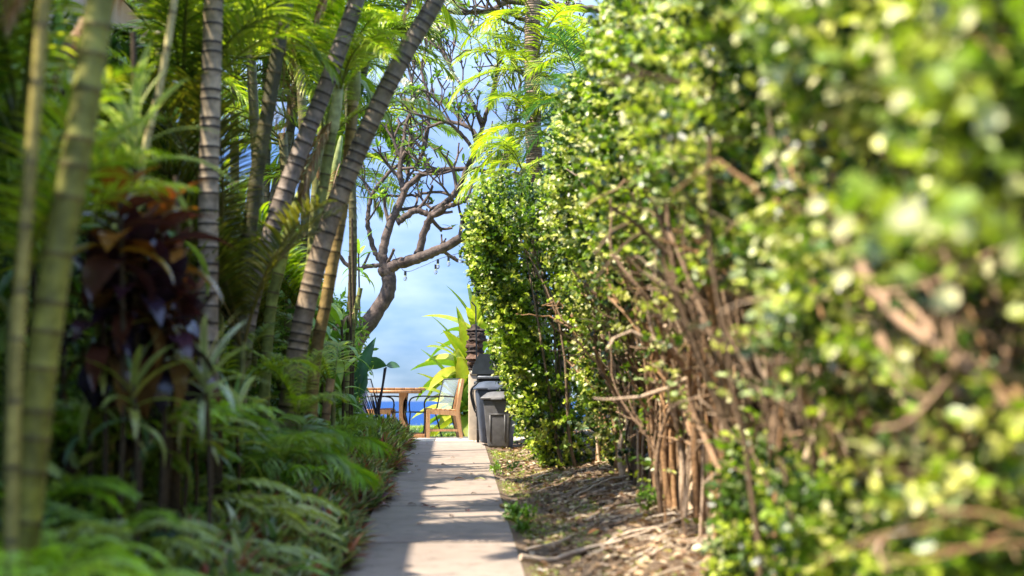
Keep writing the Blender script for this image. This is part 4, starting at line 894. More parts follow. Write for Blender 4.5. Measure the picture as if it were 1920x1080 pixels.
# ------------------------------------------------------------------ plumeria trees
def bpath(pix, Y0, Y1): n = len(pix); return [P(x, y, Y0 + (Y1 - Y0) * i / (n - 1)) for i, (x, y) in enumerate(pix)]
PBARK = ((0.10, 0.078, 0.068), (0.135, 0.10, 0.085), (0.075, 0.058, 0.052))
class Tree:
    def __init__(s, name, label, loc, grp): s.t = thing(name, label, 'tree', loc, grp); s.loc = np.array(loc, float); s.tips = []
    def limb(s, pix, Y0, Y1, r0, r1, name='branch', n=None, twigs=4, depth=2, L=0.42):
        pts = smooth_path(bpath(pix, Y0, Y1), n or max(10, len(pix) * 6)); m = len(pts)
        pts = pts + rng.normal(0, 0.006, pts.shape) * 1.0
        rr = np.linspace(r0, r1, m) * (1 + rng.normal(0, 0.03, m)); a = Acc()
        tube(a, pts - s.loc, rr, 10, cols=[np.array(PBARK[rnd.randrange(3)]) * rnd.uniform(0.85, 1.15) for _ in range(m)])
        for k in range(twigs):
            i = int(m * (0.3 + 0.65 * (k + 0.5) / twigs)); i = min(i, m - 2); d = unit(pts[i + 1] - pts[i]); q = unit(d * 0.4 + rng.normal(0, 0.7, 3) + np.array([0, 0, 0.45]))
            s.grow(a, pts[i], q, L * rnd.uniform(0.7, 1.1), min(rr[i] * 0.6, 0.035), depth)
        d = unit(pts[-1] - pts[-2]); s.fork(a, pts[-1], d, L, r1 * 0.9, depth + 1)
        return a.build(name, M_BARK, s.t, smooth=True)
    def fork(s, a, p, d, L, r, depth):
        k = rnd.choice([2, 2, 3]) if depth > 0 else 0
        if k == 0: s.tips.append((p, d)); return
        up = unit(rng.normal(0, 1, 3)); sd = unit(np.cross(d, up)); ph = rnd.uniform(0, 6.28); sd2 = np.cross(d, sd)
        for j in range(k):
            an = ph + j * 6.283 / k; q = unit(d + (sd * math.cos(an) + sd2 * math.sin(an)) * rnd.uniform(0.55, 0.95) + np.array([0, 0, 0.22]))
            s.grow(a, p, q, L * rnd.uniform(0.6, 1.0), r * 0.84, depth - 1)
    def grow(s, a, p, d, L, r, depth):
        r = max(r, 0.011); n = 6; b = unit(rng.normal(0, 1, 3)) * 0.22 + np.array([0, 0, 0.30]); pts = [p]; dd = d
        for i in range(n): dd = unit(dd + b / n); pts.append(pts[-1] + dd * L / n)
        rr = np.linspace(r, r * 0.8, n + 1); rr[-1] *= 1.12
        c = np.array(PBARK[rnd.randrange(3)]) * rnd.uniform(0.9, 1.25)
        tube(a, np.array(pts) - s.loc, rr, 6, col=c); s.fork(a, pts[-1], dd, L * 0.78, r * 0.84, depth)
    def dress(s, nleaf, nflower, leafcols=((0.14, 0.25, 0.03), (0.22, 0.33, 0.04), (0.1, 0.2, 0.04)), top=None):
        tips = list(s.tips); rnd.shuffle(tips)
        if top is not None: fl = sorted([t for t in tips if P_y(t[0]) < top], key=lambda t: rnd.random())[:nflower]
        else: fl = tips[:nflower]
        for (p, d) in fl:
            a = Acc(); n = 34; c = p - s.loc + d * 0.05; o = unit(rng.normal(0, 1, (n, 3)) + d + np.array([0, 0, 0.5])); b = c + o * rng.uniform(0.03, 0.12, (n, 1))
            ovals(a, b, unit(o + rng.normal(0, 0.5, (n, 3))), unit(rng.normal(0, 1, (n, 3))), 0.06 * rng.uniform(0.8, 1.2, n), 0.9, mixcol(n, ((0.80, 0.78, 0.66), (0.82, 0.72, 0.35), (0.8, 0.66, 0.6)), (5, 2, 1), 0.05))
            a.build('blossom', M_PETAL, s.t)
        a = Acc()
        for (p, d) in tips[:nleaf]:
            n = rnd.randint(3, 8); az = rng.uniform(0, 6.28, n)
            ribbons(a, np.tile(p - s.loc, (n, 1)), az, rng.uniform(0.0, 1.2, n), rng.uniform(0.08, 0.24, n), 0.055, rng.uniform(0.2, 1.2, n), seg=4, prof=(0.2, 0.8, 1, 0.7, 0.05), fold=0.3, col=mixcol(n, leafcols, (2, 2, 1)))
        if a.n: o = a.build('leaves', M_STRAP, s.t); o['kind'] = 'stuff'
def P_y(p):
    v = RM.transposed() @ (Vector(p) - CAM); return 540 - v.y / -v.z * FPX
PY0 = 27.0
b0 = P(640, 730, PY0); T = Tree('plumeria_tree', 'nearly bare plumeria tree with bent grey brown trunk leaning over the sea view', (b0.x, PY0, PZ - 0.1), 'plumeria trees over the patio')
T.limb([(618, 800), (640, 720), (672, 632), (702, 590), (726, 550), (729, 520), (722, 498)], PY0, PY0, 0.165, 0.12, 'trunk', twigs=0, depth=-1, n=30); T.tips = []
T.limb([(716, 512), (748, 494), (785, 484), (820, 470), (855, 452), (885, 436), (915, 425)], PY0, PY0 - 0.6, 0.105, 0.065, twigs=4)
T.limb([(724, 508), (718, 470), (733, 415), (756, 365), (750, 330), (752, 297)], PY0, PY0 + 0.2, 0.09, 0.045, twigs=5)
T.limb([(756, 359), (790, 328), (832, 318), (880, 318), (930, 324)], PY0, PY0 - 0.2, 0.055, 0.035, twigs=5)
T.limb([(781, 484), (798, 430), (811, 403), (838, 378), (860, 352), (880, 308), (893, 270), (908, 225), (925, 170), (935, 120)], PY0, PY0 - 0.9, 0.07, 0.03, twigs=8)
T.limb([(744, 418), (762, 404), (782, 395), (805, 404)], PY0, PY0 - 0.1, 0.06, 0.05, twigs=1, depth=1)
T.limb([(811, 405), (838, 388), (870, 376), (905, 350), (935, 330)], PY0 - 0.3, PY0 - 0.9, 0.045, 0.03, twigs=4)
T.limb([(857, 355), (890, 350), (930, 345), (965, 325)], PY0 - 0.4, PY0 + 0.2, 0.035, 0.022, twigs=4)
T.limb([(868, 373), (820, 360), (770, 366), (710, 368)], PY0 - 0.2, PY0 + 0.5, 0.03, 0.02, twigs=4)
T.limb([(722, 500), (702, 470), (691, 430), (690, 400), (700, 362), (728, 325), (750, 308)], PY0 + 0.3, PY0 + 0.4, 0.05, 0.03, twigs=3)
T.limb([(560, 380), (610, 440), (655, 500), (700, 498), (722, 498)], PY0 + 0.4, PY0, 0.035, 0.04, twigs=1, depth=0)
T.limb([(893, 285), (868, 255), (843, 232), (810, 222), (780, 214)], PY0 - 0.6, PY0 - 1.0, 0.035, 0.022, twigs=6)
T.limb([(905, 272), (880, 240), (840, 228), (800, 240)], PY0 - 0.6, PY0 - 0.1, 0.04, 0.025, twigs=5)
T.limb([(918, 300), (955, 285), (985, 250)], PY0 - 0.6, PY0 - 0.9, 0.035, 0.025, twigs=4)
T.limb([(780, 320), (800, 260), (805, 190), (790, 130), (800, 90)], PY0, PY0 + 0.3, 0.035, 0.02, twigs=7)
T.limb([(752, 297), (760, 240), (775, 180), (765, 120)], PY0 + 0.2, PY0 + 0.6, 0.04, 0.02, twigs=6)
T.limb([(905, 230), (880, 180), (850, 140), (830, 95)], PY0 - 0.8, PY0 - 0.4, 0.03, 0.02, twigs=6)
T.limb([(935, 330), (960, 240), (975, 160), (960, 90)], PY0 - 1, PY0 - 1.2, 0.035, 0.02, twigs=6)
T.dress(170, 18, top=210)
b0 = P(1120, 700, 25.5); T2 = Tree('plumeria_tree', 'second plumeria reaching bare limbs across the top from behind the hedge', (b0.x, 25.5, PZ - 0.1), 'plumeria trees over the patio')
T2.limb([(1125, 825), (1120, 600), (1135, 380), (1130, 200), (1125, 100)], 25.5, 25.2, 0.17, 0.10, 'trunk', twigs=0, depth=-1); T2.tips = []
T2.limb([(1160, 24), (1120, 18), (1060, 12), (1012, 10), (952, 3), (925, 18), (885, 24), (820, 20), (790, 14)], 25.2, 24.6, 0.07, 0.03, twigs=6, depth=1)
T2.limb([(1130, 130), (1080, 95), (1037, 66), (1008, 49), (964, 29), (925, 17)], 25.2, 24.8, 0.065, 0.03, twigs=4, depth=1)
T2.limb([(1120, 110), (1070, 90), (1025, 72), (990, 60), (964, 48), (916, 22)], 25.3, 25.0, 0.05, 0.022, twigs=3, depth=1)
T2.limb([(1120, 100), (1085, 80), (1060, 45), (1042, 10), (1020, -30)], 25.2, 25.4, 0.06, 0.03, twigs=4, depth=2)
T2.limb([(1130, 180), (1080, 150), (1020, 142), (985, 142), (960, 125)], 25.2, 25.6, 0.035, 0.018, twigs=4, depth=1)
T2.limb([(985, 142), (945, 100), (905, 92), (870, 95)], 25.6, 25.8, 0.022, 0.014, twigs=4, depth=1)
T2.limb([(952, 2), (900, -10), (850, -12)], 24.6, 24.4, 0.03, 0.02, twigs=3, depth=1)
T2.dress(60, 12)

# string of bulbs under the limb
sl = thing('string_lights', 'dark cord with four clear hanging bulbs strung under the plumeria limb', 'string lights', P(812, 482, 26.2))
so = np.array(sl.location); a = Acc(); tube(a, np.array([np.array(q) for q in smooth_path([P(x, y, 26.2) for x, y in ((735, 470), (758, 508), (790, 500), (822, 486), (842, 480), (863, 474), (900, 462), (960, 440))], 40)]) - so, 0.005, 5, (0.02,) * 3); a.build('cord', M_BLACK, sl)
mbulb, nt, b = node_mat('bulb glass'); b.inputs['Base Color'].default_value = (0.9, 0.92, 0.95, 1); b.inputs['Transmission Weight'].default_value = 0.85; b.inputs['Roughness'].default_value = 0.05
so_m = bl_m = None
for (x, y) in ((760, 508), (821, 486), (841, 481), (863, 475), (817, 496)):
    q = np.array(P(x, y, 26.2)) - so
    if so_m is None:
        a = Acc(); tube(a, [(0, 0, 0), (0, 0, -0.075)], 0.022, 8, (0.02,) * 3); so_m = a.mesh('socket', True)
        a = Acc(); tube(a, [(0, 0, -0.07), (0, 0, -0.10), (0, 0, -0.135), (0, 0, -0.16), (0, 0, -0.17)], [0.015, 0.028, 0.034, 0.022, 0.004], 10, (0.9,) * 3); bl_m = a.mesh('bulb', True)
    link('socket', so_m, M_BLACK, sl, tuple(q)); link('bulb', bl_m, mbulb, sl, tuple(q))

# tall palm behind the hedge
q = P(1000, 800, 24.2); pal = thing('palm_tree', 'tall rough trunked palm behind the far hedge with hanging feather fronds', 'palm', (q.x, 24.2, PZ - 0.05))
tr, top, r = ringed_trunk('trunk', [P(1012, 830, 24.2), P(1008, 500, 24.2), P(1000, 250, 24.2), P(998, 60, 24.2), P(1000, -60, 24.2)], 0.15, 0.12, (0.27, 0.20, 0.14), (0.10, 0.07, 0.05), 0.035, pal, mat=M_BARK, jit=0.5)
for (x, y, kinds, n, els, s, az) in ((1000, 20, 'y', 12, (2, 3, 4, 5), (0.8, 1.2), None), (1000, 120, 'y', 16, (2, 3, 4, 5), (0.8, 1.2), None), (1000, 230, 'yd', 16, (3, 4, 5, 6), (0.6, 1.0), None), (1008, 330, 'yd', 16, (3, 4, 5, 6), (0.5, 0.9), None), (1050, 240, 'b', 12, (2, 3, 4, 5), (0.7, 1.0), None)):
    add_fronds(pal, P(x, y, 24.2) - pal.location, kinds, n, s, els, az)
# second smaller palm with blue green fronds nearer
q = P(1085, 800, 19.5); cp = thing('palm_tree', 'blue green feather palm poking over the hedge top at its near corner', 'palm', (q.x + 0.3, 20.2, gz(20)))
tr, top, r = ringed_trunk('trunk', [P(1125, 830, 20.2), P(1118, 500, 20.2), P(1100, 215, 20.2)], 0.06, 0.05, GREEN, GDK, 0.14, cp)
add_fronds(cp, P(1098, 200, 20.2) - cp.location, 'b', 16, (0.6, 1.0), (1, 2, 3, 4, 5)); add_fronds(cp, P(1110, 120, 20.2) - cp.location, 'y', 5, (0.5, 0.7), (1, 2, 3))
q = P(985, 400, 21.6); dp = thing('palm_tree', 'drooping green palm crown resting on top of the far hedge', 'palm', (q.x, 21.9, gz(21)))
tr, top, r = ringed_trunk('trunk', [P(992, 830, 21.9), P(990, 500, 21.9), P(980, 315, 21.9)], 0.05, 0.04, GREEN, GDK, 0.14, dp)
add_fronds(dp, P(980, 312, 21.9) - dp.location, 'yd', 12, (0.35, 0.62), (2, 3, 4, 5, 6))

# ------------------------------------------------------------------ hedges
HL = ((0.20, 0.30, 0.022), (0.38, 0.45, 0.05), (0.06, 0.12, 0.01), (0.02, 0.045, 0.006), (0.52, 0.52, 0.14))  # leaf tints; palest and darkest also stand in for sun and shade
def hedge_far():
    t = thing('hedge', 'crisp far hedge of small bright leaves, leaning over the bins', 'hedge', (0.9, 18.9, gz(18.9)))
    def front(h, y): return np.interp(h, [0, 0.25, 0.65, 1.3, 2.0, 2.6, 3.3, 3.7], [1.12, 1.0, 0.80, 0.66, 0.44, 0.25, 0.30, 0.55]) + 0.05 * np.sin(y * 3.1 + h * 2.2) + 0.04 * np.sin(h * 7 + y * 5)
    a = Acc(); n = 7600; h = 0.05 + rng.uniform(0, 1, n) ** 0.9 * 3.15; y = rng.uniform(16.3, 20.9, n); dep = np.abs(rng.normal(0, 0.22, n)); x = front(h, y) + dep
    k = ((np.sin(x * 8 + y * 4) + np.sin(h * 6 + y * 2.5) + rng.normal(0, 1.1, n)) > -1.3) & (h < 3.2 - 0.18 * np.clip(19 - y, 0, 3)); x, y, h = x[k], y[k], h[k]
    z = 0.021 + 0.0354 * y + h; sprigs(a, np.stack([x, y, z], -1) - np.array(t.location), np.tile([-0.8, -0.35, 0.35], (len(x), 1)), leaf=0.052, wid=0.95, per=12, length=0.15, cols=HL, w=(4, 4, 3.5, 3, 1.4))
    n = 1500; x = 0.35 + rng.uniform(0, 1, n) * 1.6; y = rng.uniform(16.3, 21, n); z = 0.021 + 0.0354 * y + 3.12 - 0.18 * np.clip(19 - y, 0, 3) + rng.normal(0, 0.12, n) + 0.1 * np.sin(y * 4)
    sprigs(a, np.stack([x, y, z], -1) - np.array(t.location), np.tile([-0.1, -0.1, 1.0], (n, 1)), leaf=0.052, wid=0.95, per=12, length=0.15, cols=HL, w=(4, 4, 3.5, 3, 1.4))
    n = 1500; y = np.full(n, 20.9) + rng.normal(0, 0.1, n); h = rng.uniform(0.3, 3.1, n); x = front(h, y) + rng.uniform(0, 1, n) * 1.4; z = 0.021 + 0.0354 * y + h
    sprigs(a, np.stack([x, y, z], -1) - np.array(t.location), np.tile([-0.2, 0.8, 0.3], (n, 1)), leaf=0.052, wid=0.95, per=12, length=0.15, cols=HL, w=(4, 4, 3.5, 3, 1.4))
    o = a.build('foliage', M_LEAF, t); o['kind'] = 'stuff'
    for k in range(22):
        y = 16.3 + 4.4 * (k + rnd.random()) / 22; x = 1.0 + rnd.uniform(0, 0.4); g = gz(y) + 0.05; h = rnd.uniform(1.5, 3.2)
        pts = [(x, y, g - 0.05), (x - 0.1, y + rnd.uniform(-0.1, 0.1), g + 0.4), (x - 0.2 + rnd.uniform(-0.1, 0.2), y + rnd.uniform(-0.3, 0.3), g + h * 0.6), (0.55 + rnd.uniform(0, 0.5), y + rnd.uniform(-0.4, 0.4), g + h)]
        a = Acc(); tube(a, np.array(smooth_path(pts, 10)) - np.array(t.location), np.linspace(0.022, 0.006, 10) * rnd.uniform(0.8, 1.3), 6, rnd.choice([(0.28, 0.19, 0.12), (0.2, 0.14, 0.09)])); a.build('stem', M_TWIG, t, smooth=True)
hedge_far()
def near_front(h, y):
    base = np.interp(h, [0, 0.4, 1.0, 1.6, 2.2, 3.0, 3.45, 3.8], [1.72, 1.56, 1.38, 1.26, 1.15, 1.09, 1.16, 1.5])
    return base + 0.07 * np.sin(y * 1.9 + h * 1.4) + 0.05 * np.sin(h * 5 + y * 4.3)
NOFF = np.array((1.5, 9.0, gz(9.0)))
def density(y, h):
    """how leafy the face is: bare and stemmy low down in the middle stretch, full above"""
    bare = np.exp(-((y - 11.0) / 4.6) ** 4) * np.clip((2.15 - h + 0.25 * np.sin(y * 2.3)) / 0.8, 0, 1)
    bare2 = np.exp(-((y - 6.0) / 2.6) ** 2) * np.exp(-((h - 1.0) / 0.55) ** 2) * 0.75
    return np.clip(1 - 1.0 * bare - bare2, 0.045, 1)
def hedge_near():
    t = thing('hedge', 'tall near hedge with bare brown stems below and blurred sunlit leaves above', 'hedge', tuple(NOFF))
    HN = HL + ((0.64, 0.62, 0.32), (0.34, 0.42, 0.18)); WN = (2.6, 3, 3, 4, 2.4, 2, 1.4)
    a = Acc(); n = 28000; u = rng.uniform(0, 1, n); y = 1.6 + 15.4 * u; h = 0.03 + rng.uniform(0, 1, n) * 3.65; dep = np.abs(rng.normal(0, 0.26, n))
    cl = 0.5 + 0.28 * np.sin(y * 3.3 + h * 2.1) + 0.28 * np.sin(h * 5.1 - y * 2.2) + 0.2 * np.sin(y * 7.7 + h * 6.3)
    k = rng.uniform(0, 1, n) < density(y, h) * np.clip(-0.5 + cl * 2.0, 0.015, 1); y, h, dep = y[k], h[k], dep[k]
    x = near_front(h, y) + dep - 0.22 * np.clip(cl[k], 0, 1) + 0.1; z = 0.021 + 0.0354 * y + h + 0.1
    sprigs(a, np.stack([x, y, z], -1) - NOFF, np.tile([-0.8, -0.2, 0.35], (len(x), 1)), leaf=0.052, wid=0.92, per=11, length=0.17, cols=HN, w=WN)
    # depth of the hedge, inner leaves tinted dark to imitate shade
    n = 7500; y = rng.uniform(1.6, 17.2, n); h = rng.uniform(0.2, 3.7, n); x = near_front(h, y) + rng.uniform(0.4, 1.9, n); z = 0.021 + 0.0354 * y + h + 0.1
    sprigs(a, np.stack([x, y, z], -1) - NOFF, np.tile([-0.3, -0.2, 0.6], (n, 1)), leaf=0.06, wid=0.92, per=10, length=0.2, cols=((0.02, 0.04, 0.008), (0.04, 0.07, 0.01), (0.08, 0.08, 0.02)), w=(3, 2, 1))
    n = 2600; y = rng.uniform(1.6, 17.2, n); x = 1.1 + rng.uniform(0, 1.8, n); z = 0.021 + 0.0354 * y + 3.65 + rng.normal(0, 0.12, n)
    sprigs(a, np.stack([x, y, z], -1) - NOFF, np.tile([-0.1, -0.1, 1.0], (n, 1)), leaf=0.052, wid=0.92, per=11, length=0.17, cols=HN, w=WN)
    # far end face of the near hedge
    n = 900; y = 17.1 + rng.normal(0, 0.12, n); h = rng.uniform(0.5, 3.6, n); x = near_front(h, y) + rng.uniform(0, 1, n) * 1.2; z = 0.021 + 0.0354 * y + h
    sprigs(a, np.stack([x, y, z], -1) - NOFF, np.tile([-0.4, 0.6, 0.4], (n, 1)), leaf=0.052, wid=0.92, per=11, length=0.17, cols=HN, w=WN)
    # low leafy growth at the near end
    n = 3200; y = rng.uniform(3.0, 8.6, n); h = rng.uniform(0, 1, n) ** 1.2 * 0.75; x = 1.35 + 0.12 * np.sin(y * 4) + np.abs(rng.normal(0, 0.2, n)) + (y - 4) * 0.03; z = 0.1 + 0.0354 * y + h
    sprigs(a, np.stack([x, y, z], -1) - NOFF, np.tile([-0.6, -0.2, 0.6], (n, 1)), leaf=0.05, wid=0.9, per=11, length=0.16, cols=HN, w=(3, 2, 4, 4, 0.8, 0.4, 1))
    o = a.build('foliage', M_LEAF, t); o['kind'] = 'stuff'
    # the nearest leaves, each a piece of its own
    lm = []
    for k in range(10):
        a = Acc(); d = unit(rng.normal(0, 1, (1, 3)) + np.array([-0.5, 0, 0.1])); nr = unit(rng.normal(0, 0.5, (1, 3)) + np.array([-0.4, -0.2, 0.8]))
        ovals(a, np.zeros((1, 3)), d, nr, 0.062, 0.95, [np.array(HN[(0, 1, 1, 4, 5, 6, 1, 0, 4, 2)[k]])]); lm.append(a.mesh('leaf'))
    sp = [(2.75 + rnd.uniform(-0.15, 0.5), rnd.choice((rnd.gauss(1.45, 0.07), rnd.gauss(1.45, 0.07), rnd.gauss(1.7, 0.05))), rnd.uniform(0.90, 1.08)) for _ in range(13)] + [(3.0 + rnd.uniform(0, 1.6), rnd.uniform(0.4, 2.1), None) for _ in range(26)]
    for (y, h, x) in sp:
        x0 = (near_front(h, y) - 0.08) if x is None else x - 0.02; c = np.array((x0, y, gz(y) + h + 0.1)) - NOFF; ax = unit(np.array([-0.7, -0.3, 0.4]) + rng.normal(0, 0.4, 3))
        for j in range(9):
            q = c + ax * 0.16 * j / 9 + rng.normal(0, 0.018, 3); link('leaf', rnd.choice(lm), M_LEAF, t, tuple(q), rnd.uniform(-0.9, 0.9), rnd.uniform(0.7, 1.15))
    # stems: bundles rising from the soil, leaning to the path and forking
    TW = ((0.38, 0.24, 0.14), (0.54, 0.40, 0.28), (0.15, 0.10, 0.06), (0.38, 0.22, 0.11), (0.24, 0.16, 0.10))
    def fine(acc, p, d, L, r, depth, c):
        n = 5; pts = [p]; dd = d
        for i in range(n): dd = unit(dd + rng.normal(0, 0.16, 3) + np.array([0, 0, 0.03])); pts.append(pts[-1] + dd * L / n)
        tube(acc, pts, np.linspace(r, r * 0.7, n + 1), 5, c)
        if depth > 0:
            for j in range(rnd.choice([2, 3])):
                i = rnd.randint(2, n); fine(acc, pts[i], unit(dd + rng.normal(0, 0.55, 3)), L * rnd.uniform(0.5, 0.8), r * 0.6, depth - 1, c)
    ys_ = []
    for k in range(15):
        ys_ += [3.4 + k * 0.92 + rnd.gauss(0, 0.17) for _ in range(7 if k < 3 else 18)]
    for y in ys_:
        x = 1.68 + rnd.gauss(0, 0.10) if y > 7 else 1.55 + rnd.gauss(0, 0.14); g = ground_z(x, y) - 0.06; H = rnd.uniform(1.2, 2.8); c = np.array(rnd.choice(TW)) * rnd.uniform(0.8, 1.15)
        lean = rnd.uniform(-0.25, 0.4)
        p = smooth_path([(x, y, g), (x + rnd.uniform(-0.07, 0.08), y + rnd.uniform(-0.09, 0.09), g + H * 0.3), (x - lean * 0.7 + rnd.uniform(-0.12, 0.12), y + rnd.uniform(-0.3, 0.3), g + H * 0.65), (max(1.12, x - lean - rnd.uniform(0, 0.2)), y + rnd.uniform(-0.5, 0.5), g + H)], 14) - NOFF
        a = Acc(); r0 = rnd.choice([0.008, 0.011, 0.015, 0.022, 0.03]); tube(a, p + rng.normal(0, 0.004, p.shape), np.linspace(r0, r0 * 0.4, 14), 6, c)
        for j in range(4): i = rnd.randint(5, 12); fine(a, p[i], unit(unit(p[i + 1] - p[i]) * 1.3 + rng.normal(0, 0.38, 3)), rnd.uniform(0.2, 0.5), r0 * 0.5, 1, c)
        a.build('stem', M_TWIG, t, smooth=True)
    # thick blurred branches at the near end
    for (pts, Y0, Y1, r) in (([(1600, 480), (1680, 590), (1760, 650), (1850, 720), (1960, 820)], 4.3, 3.6, 0.016), ([(1640, 610), (1700, 740), (1790, 870), (1850, 1000), (1880, 1150)], 4.6, 4.2, 0.018),
                             ([(1690, 560), (1780, 650), (1880, 700), (1990, 720)], 4.2, 3.6, 0.011), ([(1790, 1150), (1800, 950), (1760, 830)], 4.6, 4.6, 0.012), ([(1740, -30), (1800, 60), (1850, 120), (1930, 210)], 4.4, 3.9, 0.013),
                             ([(1840, 1150), (1835, 960), (1800, 860)], 4.4, 4.6, 0.012), ([(1690, 690), (1660, 560), (1620, 480)], 4.9, 5.0, 0.009), ([(1740, 860), (1850, 840), (1960, 870)], 4.4, 4.0, 0.01), ([(1560, 520), (1640, 560), (1720, 620), (1800, 700)], 5.0, 4.6, 0.014)):
        q = smooth_path(bpath(pts, Y0, Y1), 14) - NOFF; a = Acc(); tube(a, q + rng.normal(0, 0.003, q.shape), np.linspace(r, r * 0.8, 14), 7, (0.38, 0.25, 0.16))
        for j in range(3): i = rnd.randint(2, 12); fine(a, q[i], unit(q[i + 1] - q[i] + rng.normal(0, 0.6, 3)), 0.3, r * 0.5, 1, (0.38, 0.25, 0.16))
        a.build('stem', M_TWIG, t, smooth=True)
hedge_near()

# ------------------------------------------------------------------ litter on the path and the dirt
def litter():
    a = Acc(); n = 12000; Y = rng.uniform(6.0, 22, n); X = 0.5 + rng.uniform(0, 1, n) ** 0.8 * 1.5; Z = np.vectorize(uneven)(X, Y) + 0.006
    az = rng.uniform(0, 6.28, n); d = np.stack([np.cos(az), np.sin(az), rng.normal(0.05, 0.25, n)], -1); nr = unit(rng.normal(0, 0.35, (n, 3)) + np.array([0, 0, 1.0]))
    ovals(a, np.stack([X, Y, Z], -1), d, nr, rng.uniform(0.015, 0.075, n), 0.8, mixcol(n, ((0.35, 0.24, 0.14), (0.5, 0.40, 0.27), (0.2, 0.12, 0.07), (0.32, 0.30, 0.06), (0.16, 0.2, 0.04)), (4, 3, 3, 0.7, 0.7)))
    tag(a.build('leaf_litter', M_LITTER), kind='stuff')
    a = Acc()
    for k in range(620):
        y = rnd.uniform(6.5, 20); x = 0.6 + rnd.random() ** 0.6 * 1.3; L = rnd.uniform(0.05, 0.4); an = rnd.gauss(0.05, 0.55); z0 = uneven(x, y) + 0.008; x2, y2 = x + L * math.cos(an), y + L * math.sin(an)
        xm, ym = (x + x2) / 2, (y + y2) / 2 + rnd.uniform(-0.03, 0.03)
        tube(a, [(x, y, z0), (xm, ym, uneven(xm, ym) + 0.012), (x2, y2, uneven(x2, y2) + 0.01)], rnd.choice([0.003, 0.005, 0.008]), 4, rnd.choice([(0.42, 0.33, 0.24), (0.3, 0.2, 0.13), (0.5, 0.42, 0.33)]))
    tag(a.build('twigs', M_TWIG), 'scattered dry twigs and roots lying on the dirt under the hedge', 'twigs', kind='stuff')
litter()
# surface roots / fallen branches
for (pts, r, lab) in (([(975, 1046), (1040, 1050), (1095, 1030), (1160, 1015), (1230, 990)], 0.022, 'thick pale fallen branch lying across the dirt at the path edge'),
                      ([(985, 1030), (1050, 1015), (1110, 985), (1150, 960)], 0.012, 'thin pale branch just behind the thick fallen branch'),
                      ([(1130, 1025), (1180, 1000), (1250, 985), (1300, 960)], 0.02, 'pale bent root running into the hedge foot'),
                      ([(1180, 1075), (1240, 1030), (1330, 1010)], 0.012, 'brown fallen stick below the hedge stems'),
                      ([(1080, 930), (1140, 900), (1210, 885)], 0.012, 'slim grey stick on the dirt halfway up the strip')):
    P3 = []
    for (x, y) in pts:
        d = RM @ Vector(((x - 960) / FPX, -(y - 540) / FPX, -1)); s_ = 5.0
        for _ in range(60):
            q = CAM + d * s_; s_ += (q.z - uneven(q.x, q.y) - r * 0.8) * 6 / max(1, s_) * 0.9
        P3.append(CAM + d * s_)
    a = Acc(); tube(a, smooth_path(P3, 16) + rng.normal(0, 0.003, (16, 3)), np.linspace(r, r * 0.5, 16), 7, (0.5, 0.4, 0.3)); tag(a.build('fallen_branch', M_TWIG, smooth=True), lab, 'branch', 'branches lying on the dirt')
def on_ground(x, y, lift=0.006):
    d = RM @ Vector(((x - 960) / FPX, -(y - 540) / FPX, -1)); lo, hi = 3.0, 40.0
    for _ in range(50):
        m = (lo + hi) / 2; q = CAM + d * m
        if q.z > ground_z(q.x, q.y) + lift: lo = m
        else: hi = m
    return CAM + d * lo
# curled palm sheath at the path edge
q = on_ground(965, 958); a = Acc()
ribbons(a, [(-0.13, 0, 0.05)], 0.1, -0.9, 0.34, 0.11, -1.0, seg=10, prof=(0.5, 1, 1, 0.8, 0.5, 0.2), fold=0.9, col=(0.62, 0.38, 0.16)); o = a.build('palm_sheath', M_LITTER, smooth=True, loc=q)
m = o.modifiers.new('thick', 'SOLIDIFY'); m.thickness = 0.006; tag(o, 'curled orange tan dry palm sheath lying at the right path edge', 'dry palm sheath')
BR, RD, YL, PK, WT = (0.10, 0.055, 0.035), (0.28, 0.05, 0.03), (0.6, 0.5, 0.05), (0.5, 0.3, 0.22), (0.8, 0.72, 0.68)
for (x, y, L, c, lab) in ((640, 0, 0, 0, 0),
    (776, 842, 0.09, WT, 'small pale curled leaf on the shaded path near its far end'), (771, 887, 0.10, WT, 'pale curled leaf on the shaded half of the path'),
    (832, 872, 0.08, BR, 'small dark leaf on the sunny far end of the path'), (826, 884, 0.10, BR, 'dark narrow leaf in the sun beside the first shadow streaks'),
    (862, 899, 0.12, PK, 'crumpled light brown leaf on the shadow streaks'), (900, 900, 0.14, (0.4, 0.42, 0.2), 'pale green dried sprig leaf at the path edge'),
    (815, 915, 0.09, BR, 'thin brown leaf on the shadow line of the path'), (889, 926, 0.07, BR, 'tiny brown leaf alone on the sunny path'),
    (773, 946, 0.09, BR, 'dark leaf on the shaded path beside the reddish leaf'), (798, 950, 0.08, RD, 'dark red leaf stub on the shadow line'),
    (813, 953, 0.08, RD, 'reddish leaf on the sunny path near the shadow line'), (722, 952, 0.11, BR, 'brown dry leaf near the oyster plants on the path'),
    (937, 853, 0.09, YL, 'yellow leaf on the dirt near the front bin'), (945, 930, 0.06, RD, 'red leaf on the dirt beside the path edge'),
    (1120, 1000, 0.14, (0.6, 0.25, 0.08), 'orange brown leaf standing by the thick fallen branch'), (1160, 1015, 0.07, YL, 'yellow leaf beside the bent root'),
    (1010, 1072, 0.10, WT, 'white pink fallen flower at the bottom of the dirt strip'), (1135, 1045, 0.09, YL, 'yellow green leaf below the fallen branch')):
    if not L: continue
    q = on_ground(x, y); a = Acc(); ribbons(a, [(-L / 2, 0, 0.0)], 0.0, 0.45, L, L * 0.42, 0.9, seg=5, prof=BROAD, fold=0.4, roll=rnd.uniform(-0.3, 0.3), col=c)
    o = a.build('fallen_leaf', M_LITTER, loc=q); o.rotation_euler = (0, 0, rnd.uniform(-0.8, 0.8)); tag(o, lab, 'leaf', 'leaves fallen on the path and dirt')
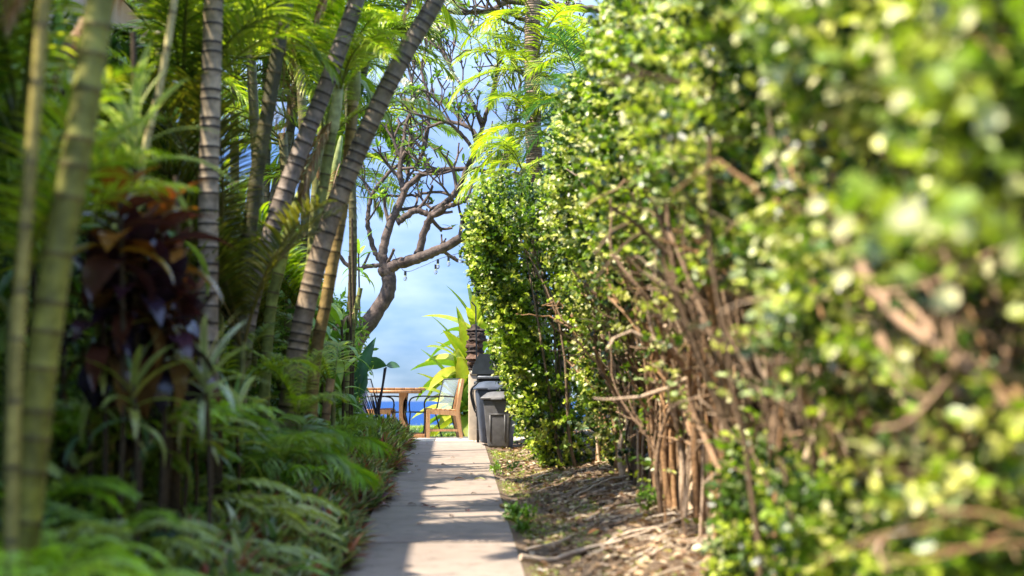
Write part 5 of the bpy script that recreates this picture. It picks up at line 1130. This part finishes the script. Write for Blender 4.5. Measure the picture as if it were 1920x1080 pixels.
for k in range(34):
    y_ = rnd.uniform(8.6, 22.0); x_ = -0.66 + abs(rnd.gauss(0, 0.16)) if k % 3 else rnd.uniform(-0.5, 0.4); L = rnd.uniform(0.03, 0.085); c = rnd.choice((BR, (0.2, 0.12, 0.07), (0.32, 0.2, 0.12), (0.16, 0.05, 0.04)))
    a = Acc(); ribbons(a, [(-L / 2, 0, 0.0)], 0.0, 0.45, L, L * 0.42, 0.9, seg=5, prof=BROAD, fold=0.4, roll=rnd.uniform(-0.3, 0.3), col=c)
    o = a.build('fallen_leaf', M_LITTER, loc=(x_, y_, gz(y_) + 0.006)); o.rotation_euler = (0, 0, rnd.uniform(0, 6.28)); tag(o, 'small brown dry leaf scattered on the concrete path', 'leaf', 'small brown leaves scattered on the path')
# little weeds on the strip
for (x, y, n, h, lab) in ((930, 893, 12, 0.16, 'small dark green weed at the path edge beside the far dirt'), (968, 885, 7, 0.14, 'small round leaved weed standing on the far dirt'), (960, 980, 22, 0.16, 'bright green weed clump by the curled sheath'),
                          (988, 975, 16, 0.12, 'low green weed right of the bright weed clump'), (975, 1000, 14, 0.1, 'tiny weed at the path edge in shadow'), (1205, 900, 26, 0.25, 'light green sprout between the hedge stems'), (1215, 965, 20, 0.22, 'sunny green sprout at the hedge foot'), (1085, 870, 18, 0.18, 'dark small weed under the far hedge')):
    q = on_ground(x, y); a = Acc(); c = np.stack([rng.normal(0, 0.04, n), rng.normal(0, 0.04, n), rng.uniform(0, h * 0.6, n)], -1)
    sprigs(a, c, np.tile([0, 0, 1.0], (n, 1)), leaf=0.05, wid=0.6, per=6, length=h * 0.4, cols=((0.14, 0.27, 0.03), (0.22, 0.34, 0.04), (0.07, 0.14, 0.03)), w=(3, 2, 1))
    tag(a.build('weed', M_LEAF, loc=q), lab, 'weed', 'weeds on the dirt strip')
# dark low shrub at the seaward edge behind the pillar
q = P(893, 790, 27.5); shrub(q.x, 27.5, PZ + 0.2, 0.2, 0.3, 0.22, 80, 0.06, 0.5, ((0.02, 0.06, 0.05), (0.04, 0.09, 0.05)), (1, 1), 'small dark shrub on the lawn behind the wooden chair', group=None)
q = P(950, 700, 25.6); shrub(q.x, 25.6, PZ + 0.7, 0.45, 0.4, 0.75, 300, 0.09, 0.5, MG, (1, 1, 1), 'green shrub behind the grill', group=None)
print('objects', len(SC.objects), 'tris', sum(sum(len(p.vertices) - 2 for p in me.polygons) if len(me.polygons) < 2000 else int(len(me.loops) - 2 * len(me.polygons)) for me in bpy.data.meshes))
